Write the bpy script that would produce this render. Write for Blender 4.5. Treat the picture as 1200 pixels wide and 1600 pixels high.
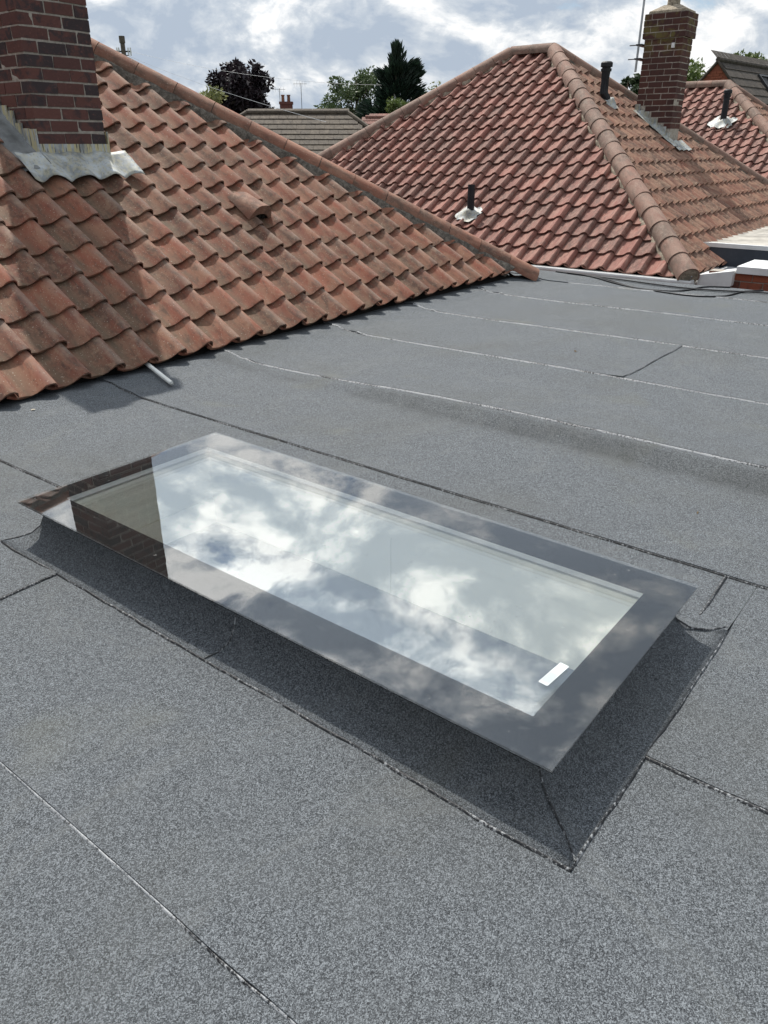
import bpy, bmesh, math, random
from mathutils import Vector, Matrix, noise
random.seed(7)
R = math.radians
scene = bpy.context.scene
for o in list(bpy.data.objects):
    bpy.data.objects.remove(o)
COL = scene.collection

# ------------------------------------------------------------------ camera
# world axes: X runs along the eaves of the near roof, Y up its slope, Z up; z = 0 is the felt deck
cam_d = bpy.data.cameras.new('camera')
cam = bpy.data.objects.new('camera', cam_d)
COL.objects.link(cam)
cam_d.sensor_fit = 'VERTICAL'
cam_d.sensor_height = 24.0
cam_d.lens = 24.0 * 1185.0 / 1600.0
cam_d.clip_start = 0.05
cam_d.clip_end = 3000
cam.location = (0, 0, 1.2)
cam.rotation_euler = (R(90) - math.atan2(572.0, 1185.0), 0, R(-51.8))
scene.camera = cam
scene.cycles.max_bounces = 24
scene.cycles.diffuse_bounces = 14
scene.cycles.glossy_bounces = 8
scene.cycles.transparent_max_bounces = 32

# ------------------------------------------------------------------ sun and sky
SUN = Vector((0.2536, 0.465, 0.848)).normalized()
sl = bpy.data.lights.new('sun', 'SUN')
sl.energy = 5.0
sl.angle = R(0.6)
sl.color = (1.0, 0.955, 0.88)
so = bpy.data.objects.new('sun', sl)
so.rotation_euler = SUN.to_track_quat('Z', 'Y').to_euler()
so.location = (10, 20, 30)
COL.objects.link(so)

scene.view_settings.view_transform = 'Standard'
scene.view_settings.look = 'None'
scene.view_settings.exposure = 0.08
scene.view_settings.gamma = 1.0
scene.view_settings.use_curve_mapping = False

world = bpy.data.worlds.new('World')
scene.world = world
world.use_nodes = True


def sky_nodes():
    nt = world.node_tree
    nt.nodes.clear()
    N = nt.nodes.new
    L = nt.links.new

    def math_(op, a, b=None, c=None, clamp=False):
        n = N('ShaderNodeMath')
        n.operation = op
        n.use_clamp = clamp
        for i, v in enumerate((a, b, c)):
            if v is None:
                continue
            if isinstance(v, (int, float)):
                n.inputs[i].default_value = v
            else:
                L(v, n.inputs[i])
        return n.outputs[0]

    out = N('ShaderNodeOutputWorld')
    bg = N('ShaderNodeBackground')
    bg.inputs['Strength'].default_value = 0.1
    sky = N('ShaderNodeTexSky')
    sky.sky_type = 'NISHITA'
    sky.sun_disc = False
    sky.sun_elevation = math.asin(SUN.z)
    sky.sun_rotation = math.atan2(SUN.x, SUN.y)
    sky.air_density = 1.0
    sky.dust_density = 0.3
    tc = N('ShaderNodeTexCoord')
    sep = N('ShaderNodeSeparateXYZ')
    L(tc.outputs['Generated'], sep.inputs[0])
    flat = N('ShaderNodeVectorMath')
    flat.operation = 'MULTIPLY'
    L(tc.outputs['Generated'], flat.inputs[0])
    flat.inputs[1].default_value = (1.0, 1.0, 1.7)

    def noise_at(off, scale, detail, rough, dist=0.0):
        a = N('ShaderNodeVectorMath')
        a.operation = 'ADD'
        L(flat.outputs[0], a.inputs[0])
        a.inputs[1].default_value = off
        n = N('ShaderNodeTexNoise')
        n.inputs['Scale'].default_value = scale
        n.inputs['Detail'].default_value = detail
        n.inputs['Roughness'].default_value = rough
        n.inputs['Distortion'].default_value = dist
        L(a.outputs[0], n.inputs['Vector'])
        return n.outputs['Fac']

    base = (3.1, 7.7, 2.0)
    s = SUN * 0.034
    n1 = noise_at(base, 6.0, 12.0, 0.61, 0.3)
    n2 = noise_at((base[0] + s.x, base[1] + s.y, base[2] + s.z * 1.7), 6.0, 6.0, 0.54, 0.3)
    n3 = noise_at((9.0, 1.0, 4.0), 20.0, 8.0, 0.62, 0.6)

    def ramp(v, a, b):
        m = N('ShaderNodeMapRange')
        m.interpolation_type = 'SMOOTHSTEP'
        L(v, m.inputs['Value'])
        m.inputs['From Min'].default_value = a
        m.inputs['From Max'].default_value = b
        return m.outputs['Result']

    cover = ramp(n1, 0.29, 0.39)
    thick = ramp(n1, 0.42, 0.66)
    edge = math_('SUBTRACT', n1, n2)
    lit = math_('MULTIPLY_ADD', edge, 5.5, 0.47)
    lit = math_('SUBTRACT', lit, math_('MULTIPLY', thick, 0.20))
    lit = math_('ADD', lit, math_('MULTIPLY', math_('SUBTRACT', n3, 0.5), 1.6), clamp=True)
    # clouds scatter forward: they brighten toward the sun
    dp = N('ShaderNodeVectorMath')
    dp.operation = 'DOT_PRODUCT'
    L(tc.outputs['Generated'], dp.inputs[0])
    dp.inputs[1].default_value = tuple(SUN)
    aure = math_('POWER', math_('MAXIMUM', dp.outputs['Value'], 0.0), 9.0)
    cr = N('ShaderNodeValToRGB')
    e = cr.color_ramp.elements
    e[0].position = 0.0
    e[0].color = (4.7, 5.5, 6.6, 1)
    e[1].position = 1.0
    e[1].color = (11.0, 11.0, 10.9, 1)
    m_ = e.new(0.45)
    m_.color = (6.4, 7.0, 7.7, 1)
    L(lit, cr.inputs[0])
    mx = N('ShaderNodeMix')
    mx.data_type = 'RGBA'
    L(cover, mx.inputs['Factor'])
    L(sky.outputs[0], mx.inputs['A'])
    gain = math_('MULTIPLY_ADD', math_('MULTIPLY', aure, math_('MULTIPLY_ADD', lit, 0.6, 0.4)), 3.8, 0.92)
    sc_ = N('ShaderNodeVectorMath')
    sc_.operation = 'SCALE'
    L(cr.outputs[0], sc_.inputs[0])
    L(gain, sc_.inputs['Scale'])
    L(sc_.outputs[0], mx.inputs['B'])
    L(mx.outputs['Result'], bg.inputs['Color'])
    L(bg.outputs[0], out.inputs[0])


sky_nodes()


# ------------------------------------------------------------------ material helpers
class NT:
    def __init__(self, name):
        self.m = bpy.data.materials.new(name)
        self.m.use_nodes = True
        self.t = self.m.node_tree
        self.t.nodes.clear()
        self.out = self.n('ShaderNodeOutputMaterial')

    def n(self, kind, **kw):
        x = self.t.nodes.new(kind)
        for k, v in kw.items():
            setattr(x, k, v)
        return x

    def l(self, a, b):
        self.t.links.new(a, b)

    def put(self, sock, v):
        if isinstance(v, bpy.types.NodeSocket):
            self.l(v, sock)
        else:
            sock.default_value = v

    def pos(self):
        return self.n('ShaderNodeNewGeometry').outputs['Position']

    def obj(self, rnd=False, stretch=(1, 1, 1)):
        o = self.n('ShaderNodeTexCoord').outputs['Object']
        m = self.n('ShaderNodeVectorMath', operation='MULTIPLY')
        self.l(o, m.inputs[0])
        m.inputs[1].default_value = stretch
        if not rnd:
            return m.outputs[0]
        r = self.n('ShaderNodeObjectInfo').outputs['Random']
        s = self.math('MULTIPLY', r, 93.7)
        a = self.n('ShaderNodeVectorMath', operation='ADD')
        self.l(m.outputs[0], a.inputs[0])
        self.l(s, a.inputs[1])
        return a.outputs[0]

    def rnd(self):
        a = self.n('ShaderNodeAttribute')
        a.attribute_name = 'tile_rnd'
        r = self.n('ShaderNodeObjectInfo').outputs['Random']
        return self.math('FRACT', self.math('ADD', r, a.outputs['Fac']))

    def math(self, op, a, b=0.0, c=0.0, clamp=False):
        x = self.n('ShaderNodeMath', operation=op)
        x.use_clamp = clamp
        for i, v in enumerate((a, b, c)):
            self.put(x.inputs[i], v)
        return x.outputs[0]

    def noise(self, vec, scale, detail=4.0, rough=0.55, dist=0.0):
        x = self.n('ShaderNodeTexNoise')
        if vec is not None:
            self.l(vec, x.inputs['Vector'])
        x.inputs['Scale'].default_value = scale
        x.inputs['Detail'].default_value = detail
        x.inputs['Roughness'].default_value = rough
        x.inputs['Distortion'].default_value = dist
        return x.outputs['Fac']

    def ramp(self, v, a, b):
        x = self.n('ShaderNodeMapRange', interpolation_type='SMOOTHSTEP')
        self.l(v, x.inputs['Value'])
        x.inputs['From Min'].default_value = a
        x.inputs['From Max'].default_value = b
        return x.outputs['Result']

    def mix(self, f, a, b, blend='MIX'):
        x = self.n('ShaderNodeMix', data_type='RGBA', blend_type=blend)
        self.put(x.inputs['Factor'], f)
        for s, v in (('A', a), ('B', b)):
            if isinstance(v, tuple):
                v = tuple(v) + (1,) if len(v) == 3 else v
            self.put(x.inputs[s], v)
        return x.outputs['Result']

    def bump(self, h, strength, dist):
        x = self.n('ShaderNodeBump')
        self.l(h, x.inputs['Height'])
        x.inputs['Strength'].default_value = strength
        x.inputs['Distance'].default_value = dist
        return x.outputs[0]

    def bsdf(self, col, rough=0.7, spec=0.4, metal=0.0, nrm=None):
        b = self.n('ShaderNodeBsdfPrincipled')
        if isinstance(col, tuple):
            col = tuple(col) + (1,)
        self.put(b.inputs['Base Color'], col)
        self.put(b.inputs['Roughness'], rough)
        self.put(b.inputs['Specular IOR Level'], spec)
        self.put(b.inputs['Metallic'], metal)
        if nrm is not None:
            self.l(nrm, b.inputs['Normal'])
        return b.outputs[0]

    def done(self, sh):
        self.l(sh, self.out.inputs[0])
        return self.m


def plain(name, col, rough=0.6, spec=0.4, metal=0.0, var=0.12, scale=9.0):
    t = NT(name)
    f = t.noise(t.pos(), scale, 5.0, 0.6)
    c = t.mix(t.ramp(f, 0.3, 0.7), tuple(v * (1 - var) for v in col), tuple(min(1, v * (1 + var)) for v in col))
    return t.done(t.bsdf(c, rough, spec, metal))


def felt_material():
    t = NT('mineral_felt')
    p = t.pos()
    g1 = t.noise(p, 640.0, 2.0, 0.6)
    g2 = t.noise(p, 380.0, 2.0, 0.5)
    v = t.n('ShaderNodeTexVoronoi')
    t.l(p, v.inputs['Vector'])
    v.inputs['Scale'].default_value = 480.0
    cell = t.n('ShaderNodeSeparateColor')
    t.l(v.outputs['Color'], cell.inputs[0])
    chip = t.ramp(cell.outputs[0], 0.25, 0.95)
    fine = t.math('ADD', t.math('MULTIPLY', t.ramp(g1, 0.35, 0.68), 0.5), t.math('MULTIPLY', chip, 0.5))
    fine = t.math('ADD', fine, t.math('MULTIPLY', t.math('SUBTRACT', g2, 0.5), 0.35), clamp=True)
    fine = t.math('POWER', fine, 1.3)
    mid2 = t.math('ADD', t.math('MULTIPLY', t.math('SUBTRACT', t.noise(p, 170.0, 2.0, 0.6), 0.5), 0.42), t.math('MULTIPLY', t.math('SUBTRACT', t.noise(p, 65.0, 3.0, 0.7), 0.5), 0.32))
    fine = t.math('ADD', fine, mid2, clamp=True)
    col = t.mix(fine, (0.010, 0.0122, 0.0152), (0.230, 0.251, 0.271))
    big = t.noise(p, 1.1, 5.0, 0.62, 0.4)
    mid = t.noise(p, 5.5, 4.0, 0.6)
    col = t.mix(t.math('MULTIPLY', t.ramp(big, 0.42, 0.75), 0.38), col, (0.075, 0.076, 0.068))
    col = t.mix(t.math('MULTIPLY', t.ramp(mid, 0.45, 0.8), 0.18), col, (0.14, 0.15, 0.155))
    st = t.noise(p, 2.3, 3.0, 0.5, 0.6)
    col = t.mix(t.math('MULTIPLY', t.ramp(st, 0.60, 0.78), 0.28), col, (0.115, 0.115, 0.085))
    w_ = t.noise(p, 0.75, 6.0, 0.68, 0.8)
    ringf = t.math('SUBTRACT', 1.0, t.math('MULTIPLY', t.math('ABSOLUTE', t.math('SUBTRACT', w_, 0.52)), 55.0), clamp=True)
    col = t.mix(t.math('MULTIPLY', ringf, 0.14), col, (0.16, 0.165, 0.16))
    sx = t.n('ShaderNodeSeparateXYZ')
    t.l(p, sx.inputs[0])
    stain_shade = t.math('SUBTRACT', 1.0, t.math('MULTIPLY', t.math('ABSOLUTE', t.math('SUBTRACT', sx.outputs['X'], 3.0)), 9.0), clamp=True)  # dark band: damp stain plus painted shade of the fold's slope
    stain_shade = t.math('MULTIPLY', stain_shade, t.ramp(t.noise(p, 2.1, 5.0, 0.7), 0.30, 0.62))
    col = t.mix(t.math('MULTIPLY', stain_shade, 0.45), col, (0.035, 0.037, 0.036))
    n = t.bump(fine, 0.6, 0.002)
    return t.done(t.bsdf(col, 0.8, 0.3, 0.0, n))


def bitumen_material(name, lo, hi, pale):
    t = NT(name)
    p = t.pos()
    a = t.noise(p, 120.0, 4.0, 0.7)
    b = t.noise(p, 5.0, 3.0, 0.5)
    f = t.ramp(t.math('ADD', a, t.math('MULTIPLY', t.math('SUBTRACT', b, 0.5), 0.5)), lo, hi)
    col = t.mix(f, (0.012, 0.013, 0.015), pale)
    n = t.bump(a, 0.8, 0.004)
    r = t.math('MULTIPLY_ADD', f, 0.30, 0.35)
    return t.done(t.bsdf(col, r, 0.5, 0.0, n))


def clay_material(name, cols, grime, pale, pale_amt, scale=1.0, trough=0.0):
    """weathered clay: cols = (a, b) clay tones, grime = dark weathering, pale = lichen bloom"""
    t = NT(name)
    p = t.pos()
    o = t.obj(rnd=True, stretch=(1, 0.35, 1))
    r = t.rnd()
    wn = t.n('ShaderNodeTexWhiteNoise', noise_dimensions='1D')
    t.l(r, wn.inputs['W'])
    r2 = wn.outputs['Value']
    col = t.mix(r, cols[0], cols[1])
    patch = t.noise(o, 11.0 * scale, 4.0, 0.62, 0.6)
    col = t.mix(t.math('MULTIPLY', t.ramp(patch, 0.36, 0.64), 0.9), col, tuple(0.5 * (cols[0][i] + pale[i]) for i in range(3)))
    wide = t.noise(p, 2.2, 3.0, 0.55)
    g = t.noise(o, 24.0 * scale, 5.0, 0.65, 0.3)
    gf = t.math('ADD', t.ramp(g, 0.42, 0.70), t.math('MULTIPLY', t.math('SUBTRACT', t.math('ADD', wide, r2), 1.0), 0.9), clamp=True)
    col = t.mix(t.math('MULTIPLY', gf, 0.75), col, grime)
    col = t.mix(t.math('MULTIPLY', r2, 0.18), col, grime)
    lich = t.noise(p, 22.0 * scale, 6.0, 0.72, 0.3)
    lf = t.ramp(t.math('ADD', lich, t.math('MULTIPLY', t.math('SUBTRACT', r2, 0.5), 0.16)), 0.52, 0.74)
    col = t.mix(t.math('MULTIPLY', lf, pale_amt), col, pale)
    ly = t.n('ShaderNodeSeparateXYZ')
    t.l(t.n('ShaderNodeTexCoord').outputs['Object'], ly.inputs[0])
    if trough:
        # silt and algae settle in the trough of each pantile, the roll's flank stays redder
        lx = t.math('DIVIDE', ly.outputs['X'], 0.212)
        bell = t.math('SUBTRACT', 1.0, t.math('MULTIPLY', t.math('ABSOLUTE', t.math('SUBTRACT', lx, 0.40)), 2.9), clamp=True)
        bf = t.math('MULTIPLY', bell, t.ramp(t.noise(o, 9.0, 4.0, 0.6), 0.30, 0.60))
        col = t.mix(t.math('MULTIPLY', bf, trough), col, (0.105, 0.078, 0.050))
        crest = t.math('SUBTRACT', 1.0, t.math('MULTIPLY', t.math('ABSOLUTE', t.math('SUBTRACT', lx, 0.98)), 5.0), clamp=True)
        cf = t.math('MULTIPLY', crest, t.ramp(t.noise(o, 13.0, 4.0, 0.6), 0.35, 0.60))
        col = t.mix(t.math('MULTIPLY', cf, trough * 0.7), col, (0.23, 0.185, 0.15))
    spk = t.noise(p, 120.0, 2.0, 0.5)
    col = t.mix(t.math('MULTIPLY', t.ramp(spk, 0.66, 0.72), 0.6), col, (0.46, 0.42, 0.34))
    col = t.mix(t.math('MULTIPLY', t.ramp(t.noise(p, 75.0, 3.0, 0.6), 0.60, 0.72), 0.55), col, (0.035, 0.028, 0.024))
    h = t.math('ADD', t.math('MULTIPLY', g, 0.6), t.math('MULTIPLY', lich, 0.4))
    n = t.bump(h, 0.35, 0.006)
    return t.done(t.bsdf(col, 0.82, 0.3, 0.0, n))


def brick_material(name, a, b, dark):
    t = NT(name)
    r = t.rnd()
    o = t.obj(rnd=True)
    col = t.mix(r, a, b)
    wn = t.n('ShaderNodeTexWhiteNoise', noise_dimensions='1D')
    t.l(r, wn.inputs['W'])
    f = t.noise(o, 13.0, 4.0, 0.6, 0.5)
    df = t.ramp(t.math('ADD', f, t.math('MULTIPLY', t.math('SUBTRACT', wn.outputs[0], 0.5), 0.45)), 0.46, 0.66)
    col = t.mix(df, col, dark)
    s = t.noise(o, 60.0, 4.0, 0.65)
    col = t.mix(t.math('MULTIPLY', t.ramp(s, 0.55, 0.75), 0.4), col, tuple(min(1, v * 1.9) for v in a))
    n = t.bump(s, 0.5, 0.005)
    return t.done(t.bsdf(col, 0.88, 0.25, 0.0, n))


def lead_material(name='lead', stain=0.35):
    t = NT(name)
    p = t.pos()
    st = t.n('ShaderNodeVectorMath', operation='MULTIPLY')
    t.l(p, st.inputs[0])
    st.inputs[1].default_value = (1, 1, 0.12)
    a = t.noise(p, 9.0, 5.0, 0.6, 0.2)
    b = t.noise(st.outputs[0], 38.0, 3.0, 0.6)
    col = t.mix(t.ramp(a, 0.35, 0.65), (0.20, 0.21, 0.21), (0.42, 0.45, 0.47))
    col = t.mix(t.math('MULTIPLY', t.ramp(b, 0.42, 0.58), stain), col, (0.47, 0.41, 0.22))
    dk = t.noise(st.outputs[0], 60.0, 3.0, 0.6)
    col = t.mix(t.math('MULTIPLY', t.ramp(dk, 0.56, 0.66), stain), col, (0.06, 0.058, 0.05))
    n = t.bump(a, 0.15, 0.01)
    return t.done(t.bsdf(col, 0.55, 0.45, 0.0, n))


def mortar_material(name, a, b):
    t = NT(name)
    p = t.pos()
    f = t.noise(p, 26.0, 6.0, 0.7, 0.4)
    col = t.mix(t.ramp(f, 0.35, 0.7), a, b)
    n = t.bump(f, 0.9, 0.015)
    return t.done(t.bsdf(col, 0.92, 0.2, 0.0, n))


def leaf_material(name, a, b):
    t = NT(name)
    f = t.noise(t.pos(), 1.6, 3.0, 0.6)
    g = t.noise(t.pos(), 9.0, 2.0, 0.6)
    col = t.mix(t.ramp(t.math('ADD', t.math('MULTIPLY', f, 0.6), t.math('MULTIPLY', g, 0.4)), 0.35, 0.65), a, b)
    d = t.bsdf(col, 0.55, 0.35)
    tr = t.n('ShaderNodeBsdfTranslucent')
    t.l(col, tr.inputs['Color'])
    m = t.n('ShaderNodeMixShader')
    m.inputs[0].default_value = 0.25
    t.l(d, m.inputs[1])
    t.l(tr.outputs[0], m.inputs[2])
    return t.done(m.outputs[0])


def glass_material(name='pane_glass', f0=0.075):
    """clear pane: straight transmission plus a mirror share that grows toward grazing view"""
    t = NT(name)
    lw = t.n('ShaderNodeLayerWeight')
    lw.inputs['Blend'].default_value = 0.5
    f = t.math('POWER', lw.outputs['Facing'], 4.2)
    f = t.math('MULTIPLY_ADD', f, 0.92, f0, clamp=True)
    gl = t.n('ShaderNodeBsdfGlossy')
    gl.inputs['Roughness'].default_value = 0.0
    gl.inputs['Color'].default_value = (1, 1, 1, 1)
    tr = t.n('ShaderNodeBsdfTransparent')
    tr.inputs['Color'].default_value = (0.985, 0.995, 0.99, 1)
    m = t.n('ShaderNodeMixShader')
    t.l(f, m.inputs[0])
    t.l(tr.outputs[0], m.inputs[1])
    t.l(gl.outputs[0], m.inputs[2])
    dust = t.noise(t.pos(), 7.0, 6.0, 0.7, 1.2)
    spot = t.noise(t.pos(), 55.0, 2.0, 0.5)
    df = t.math('ADD', t.math('MULTIPLY', t.ramp(dust, 0.50, 0.80), 0.008), t.math('MULTIPLY', t.ramp(spot, 0.735, 0.77), 0.16))
    d = t.n('ShaderNodeBsdfDiffuse')
    d.inputs['Color'].default_value = (0.55, 0.55, 0.53, 1)
    m2 = t.n('ShaderNodeMixShader')
    t.l(df, m2.inputs[0])
    t.l(m.outputs[0], m2.inputs[1])
    t.l(d.outputs[0], m2.inputs[2])
    return t.done(m2.outputs[0])


def border_material():
    t = NT('black_border')
    f = t.noise(t.pos(), 9.0, 5.0, 0.6, 2.2)
    col = t.mix(t.ramp(f, 0.45, 0.75), (0.003, 0.003, 0.0035), (0.007, 0.007, 0.008))
    return t.done(t.bsdf(col, 0.6, 0.04))


M = {
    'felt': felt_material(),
    'bitumen': bitumen_material('bitumen_seam', 0.52, 0.66, (0.30, 0.31, 0.32)),
    'bitumen_pale': bitumen_material('bitumen_seam_pale', 0.36, 0.54, (0.36, 0.37, 0.38)),
    'tile_near': clay_material('pantile_clay', ((0.235, 0.072, 0.041), (0.170, 0.060, 0.038)), (0.058, 0.038, 0.028), (0.28, 0.185, 0.12), 0.45, trough=0.75),
    'tile_mid': clay_material('pantile_red', ((0.230, 0.090, 0.068), (0.180, 0.075, 0.060)), (0.085, 0.052, 0.043), (0.32, 0.205, 0.165), 0.45),
    'tile_side': clay_material('pantile_tan', ((0.225, 0.098, 0.064), (0.165, 0.078, 0.055)), (0.075, 0.050, 0.039), (0.35, 0.24, 0.165), 0.6),
    'ridge_near': clay_material('ridge_clay', ((0.265, 0.105, 0.066), (0.215, 0.092, 0.062)), (0.09, 0.062, 0.048), (0.32, 0.21, 0.15), 0.45, 0.7),
    'ridge_mid': clay_material('ridge_grey_clay', ((0.225, 0.118, 0.088), (0.18, 0.105, 0.082)), (0.105, 0.078, 0.062), (0.28, 0.215, 0.17), 0.5, 0.7),
    'brown_tile': clay_material('brown_concrete_tile', ((0.082, 0.063, 0.047), (0.062, 0.049, 0.038)), (0.036, 0.030, 0.025), (0.16, 0.135, 0.10), 0.35),
    'dark_tile': clay_material('dark_concrete_tile', ((0.055, 0.044, 0.036), (0.045, 0.037, 0.031)), (0.03, 0.026, 0.022), (0.12, 0.10, 0.08), 0.3),
    'brick': brick_material('brick_red', (0.122, 0.054, 0.045), (0.088, 0.043, 0.039), (0.046, 0.035, 0.037)),
    'brick_bright': brick_material('brick_orange', (0.27, 0.085, 0.048), (0.20, 0.068, 0.042), (0.10, 0.045, 0.034)),
    'mortar': mortar_material('brick_mortar', (0.28, 0.25, 0.215), (0.42, 0.38, 0.335)),
    'bed': mortar_material('bedding_mortar', (0.075, 0.065, 0.055), (0.21, 0.185, 0.155)),
    'bed_pale': mortar_material('bedding_mortar_pale', (0.20, 0.17, 0.13), (0.42, 0.36, 0.28)),
    'lead': lead_material(),
    'lead_stained': lead_material('lead_stained', 0.9),
    'lead_dark': plain('old_lead', (0.15, 0.155, 0.155), 0.6, 0.4, var=0.35),
    'white': plain('white_plastic', (0.66, 0.665, 0.66), 0.4, 0.45, var=0.10, scale=5.0),
    'pipe_white': plain('grey_white_plastic', (0.62, 0.63, 0.60), 0.4, 0.5, var=0.08),
    'black': plain('black_plastic', (0.014, 0.015, 0.018), 0.6, 0.3),
    'dark_metal': plain('dark_metal', (0.05, 0.05, 0.052), 0.45, 0.5, 0.6),
    'galv': plain('galvanised_metal', (0.35, 0.36, 0.37), 0.4, 0.5, 0.8),
    'underlay': plain('roof_underlay', (0.02, 0.018, 0.016), 0.95, 0.1),
    'glass': glass_material('pane_glass', 0.06),
    'glass_clear': glass_material('coated_pane_glass', 0.12),
    'border': border_material(),
    'cream': plain('cream_plaster', (0.90, 0.875, 0.80), 0.8, 0.2, var=0.03, scale=5.0),
    'spacer': plain('spacer_bar', (0.55, 0.56, 0.56), 0.35, 0.5, 0.3, var=0.05),
    'paper': plain('sticker_paper', (0.52, 0.56, 0.565), 0.6, 0.3, var=0.02),
    'ink': plain('sticker_ink', (0.12, 0.14, 0.17), 0.7, 0.2),
    'floor': plain('screed_floor', (0.74, 0.75, 0.78), 0.7, 0.3, var=0.06),
    'ground': plain('lawn_ground', (0.07, 0.085, 0.04), 0.9, 0.2, var=0.3, scale=0.8),
    'wood': plain('weathered_pole_wood', (0.10, 0.085, 0.07), 0.85, 0.2, var=0.25),
    'bark': plain('bark', (0.07, 0.055, 0.04), 0.9, 0.2, var=0.3),
    'fascia_dark': plain('dark_fascia_felt', (0.05, 0.058, 0.072), 0.7, 0.3),
    'ply': plain('stained_roof_board', (0.33, 0.31, 0.275), 0.8, 0.2, var=0.35, scale=3.0),
    'debris': plain('dry_leaf', (0.10, 0.07, 0.035), 0.8, 0.2),
    'stone': plain('pale_flake', (0.40, 0.36, 0.29), 0.8, 0.2),
    'leaf_purple': leaf_material('purple_leaf', (0.012, 0.009, 0.013), (0.026, 0.017, 0.022)),
    'leaf_conifer': leaf_material('conifer_leaf', (0.008, 0.018, 0.012), (0.020, 0.038, 0.024)),
    'leaf_green': leaf_material('willow_leaf', (0.045, 0.075, 0.030), (0.10, 0.135, 0.060)),
    'leaf_light': leaf_material('light_leaf', (0.060, 0.090, 0.022), (0.12, 0.16, 0.045)),
    'leaf_pale': leaf_material('pale_leaf', (0.15, 0.17, 0.06), (0.28, 0.29, 0.13)),
    'leaf_dark': leaf_material('dark_leaf', (0.022, 0.036, 0.016), (0.045, 0.070, 0.030)),
}


# ------------------------------------------------------------------ object helpers
def tag(o, label, cat, group=None, kind=None):
    if label:
        o['label'] = label
    if cat:
        o['category'] = cat
    if group:
        o['group'] = group
    if kind:
        o['kind'] = kind
    return o


def thing(name, label, cat, loc, group=None):
    e = bpy.data.objects.new(name, None)
    e.location = loc
    e.empty_display_size = 0.1
    COL.objects.link(e)
    return tag(e, label, cat, group)


def world_of(o):
    """world matrix before the depsgraph has run"""
    if o.parent is None:
        return o.matrix_basis.copy()
    return world_of(o.parent) @ o.matrix_parent_inverse @ o.matrix_basis


def attach(o, parent):
    """parent o, keeping the world coordinates it was built in"""
    if parent is not None:
        o.parent = parent
        o.matrix_parent_inverse = world_of(parent).inverted()


def put(name, mesh, parent=None, mat=None, mw=None):
    o = bpy.data.objects.new(name, mesh)
    COL.objects.link(o)
    if mat is not None and not mesh.materials:
        mesh.materials.append(mat)
    if mw is not None:
        o.matrix_basis = mw
    attach(o, parent)
    return o


def make_mesh(name, verts, faces, smooth=False):
    me = bpy.data.meshes.new(name)
    me.from_pydata([tuple(v) for v in verts], [], faces)
    if smooth:
        me.polygons.foreach_set('use_smooth', [True] * len(me.polygons))
    me.update()
    return me


class MB:
    """collects shapes into one mesh"""
    def __init__(self):
        self.v = []
        self.f = []

    def add(self, verts, faces):
        b = len(self.v)
        self.v += [tuple(p) for p in verts]
        self.f += [tuple(i + b for i in q) for q in faces]

    def box(self, x0, x1, y0, y1, z0, z1, mw=None):
        vs = [Vector(p) for p in ((x0, y0, z0), (x1, y0, z0), (x1, y1, z0), (x0, y1, z0), (x0, y0, z1), (x1, y0, z1), (x1, y1, z1), (x0, y1, z1))]
        if mw is not None:
            vs = [mw @ p for p in vs]
        self.add(vs, [(3, 2, 1, 0), (4, 5, 6, 7), (0, 1, 5, 4), (1, 2, 6, 5), (2, 3, 7, 6), (3, 0, 4, 7)])

    def tube(self, pts, r, seg=8, cap=True):
        pts = [Vector(p) for p in pts]
        rr = r if isinstance(r, (list, tuple)) else [r] * len(pts)
        rings = []
        for i, p in enumerate(pts):
            d = (pts[min(i + 1, len(pts) - 1)] - pts[max(i - 1, 0)]).normalized()
            u = d.cross(Vector((0, 0, 1)))
            if u.length < 1e-3:
                u = Vector((1, 0, 0))
            u.normalize()
            w = u.cross(d)
            rings.append([p + (u * math.cos(2 * math.pi * k / seg) + w * math.sin(2 * math.pi * k / seg)) * rr[i] for k in range(seg)])
        vs = [q for ring in rings for q in ring]
        fs = []
        for i in range(len(pts) - 1):
            for k in range(seg):
                a = i * seg + k
                b = i * seg + (k + 1) % seg
                fs.append((a, b, b + seg, a + seg))
        if cap:
            fs.append(tuple(reversed(range(seg))))
            fs.append(tuple((len(pts) - 1) * seg + k for k in range(seg)))
        self.add(vs, fs)

    def build(self, name, mat, parent=None, smooth=False):
        return put(name, make_mesh(name, self.v, self.f, smooth), parent, mat)


def box(name, x0, x1, y0, y1, z0, z1, mat, parent=None, bevel=0.0):
    m = MB()
    m.box(x0, x1, y0, y1, z0, z1)
    o = m.build(name, mat, parent)
    if bevel:
        b = o.modifiers.new('bevel', 'BEVEL')
        b.width = bevel
        b.segments = 2
    return o


def sm(a, b, x):
    t = max(0.0, min(1.0, (x - a) / (b - a)))
    return t * t * (3 - 2 * t)


def nz(x, y, z=0.0):
    return noise.noise(Vector((x, y, z)))


# ================================================================== LARGE STRUCTURE
GZ = -2.6
gm = MB()
gm.add([(-900, -900, GZ), (1500, -900, GZ), (1500, 1500, GZ), (-900, 1500, GZ)], [(0, 1, 2, 3)])
tag(gm.build('ground', M['ground']), 'green lawn ground far below the roofs', None, kind='structure')


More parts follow.
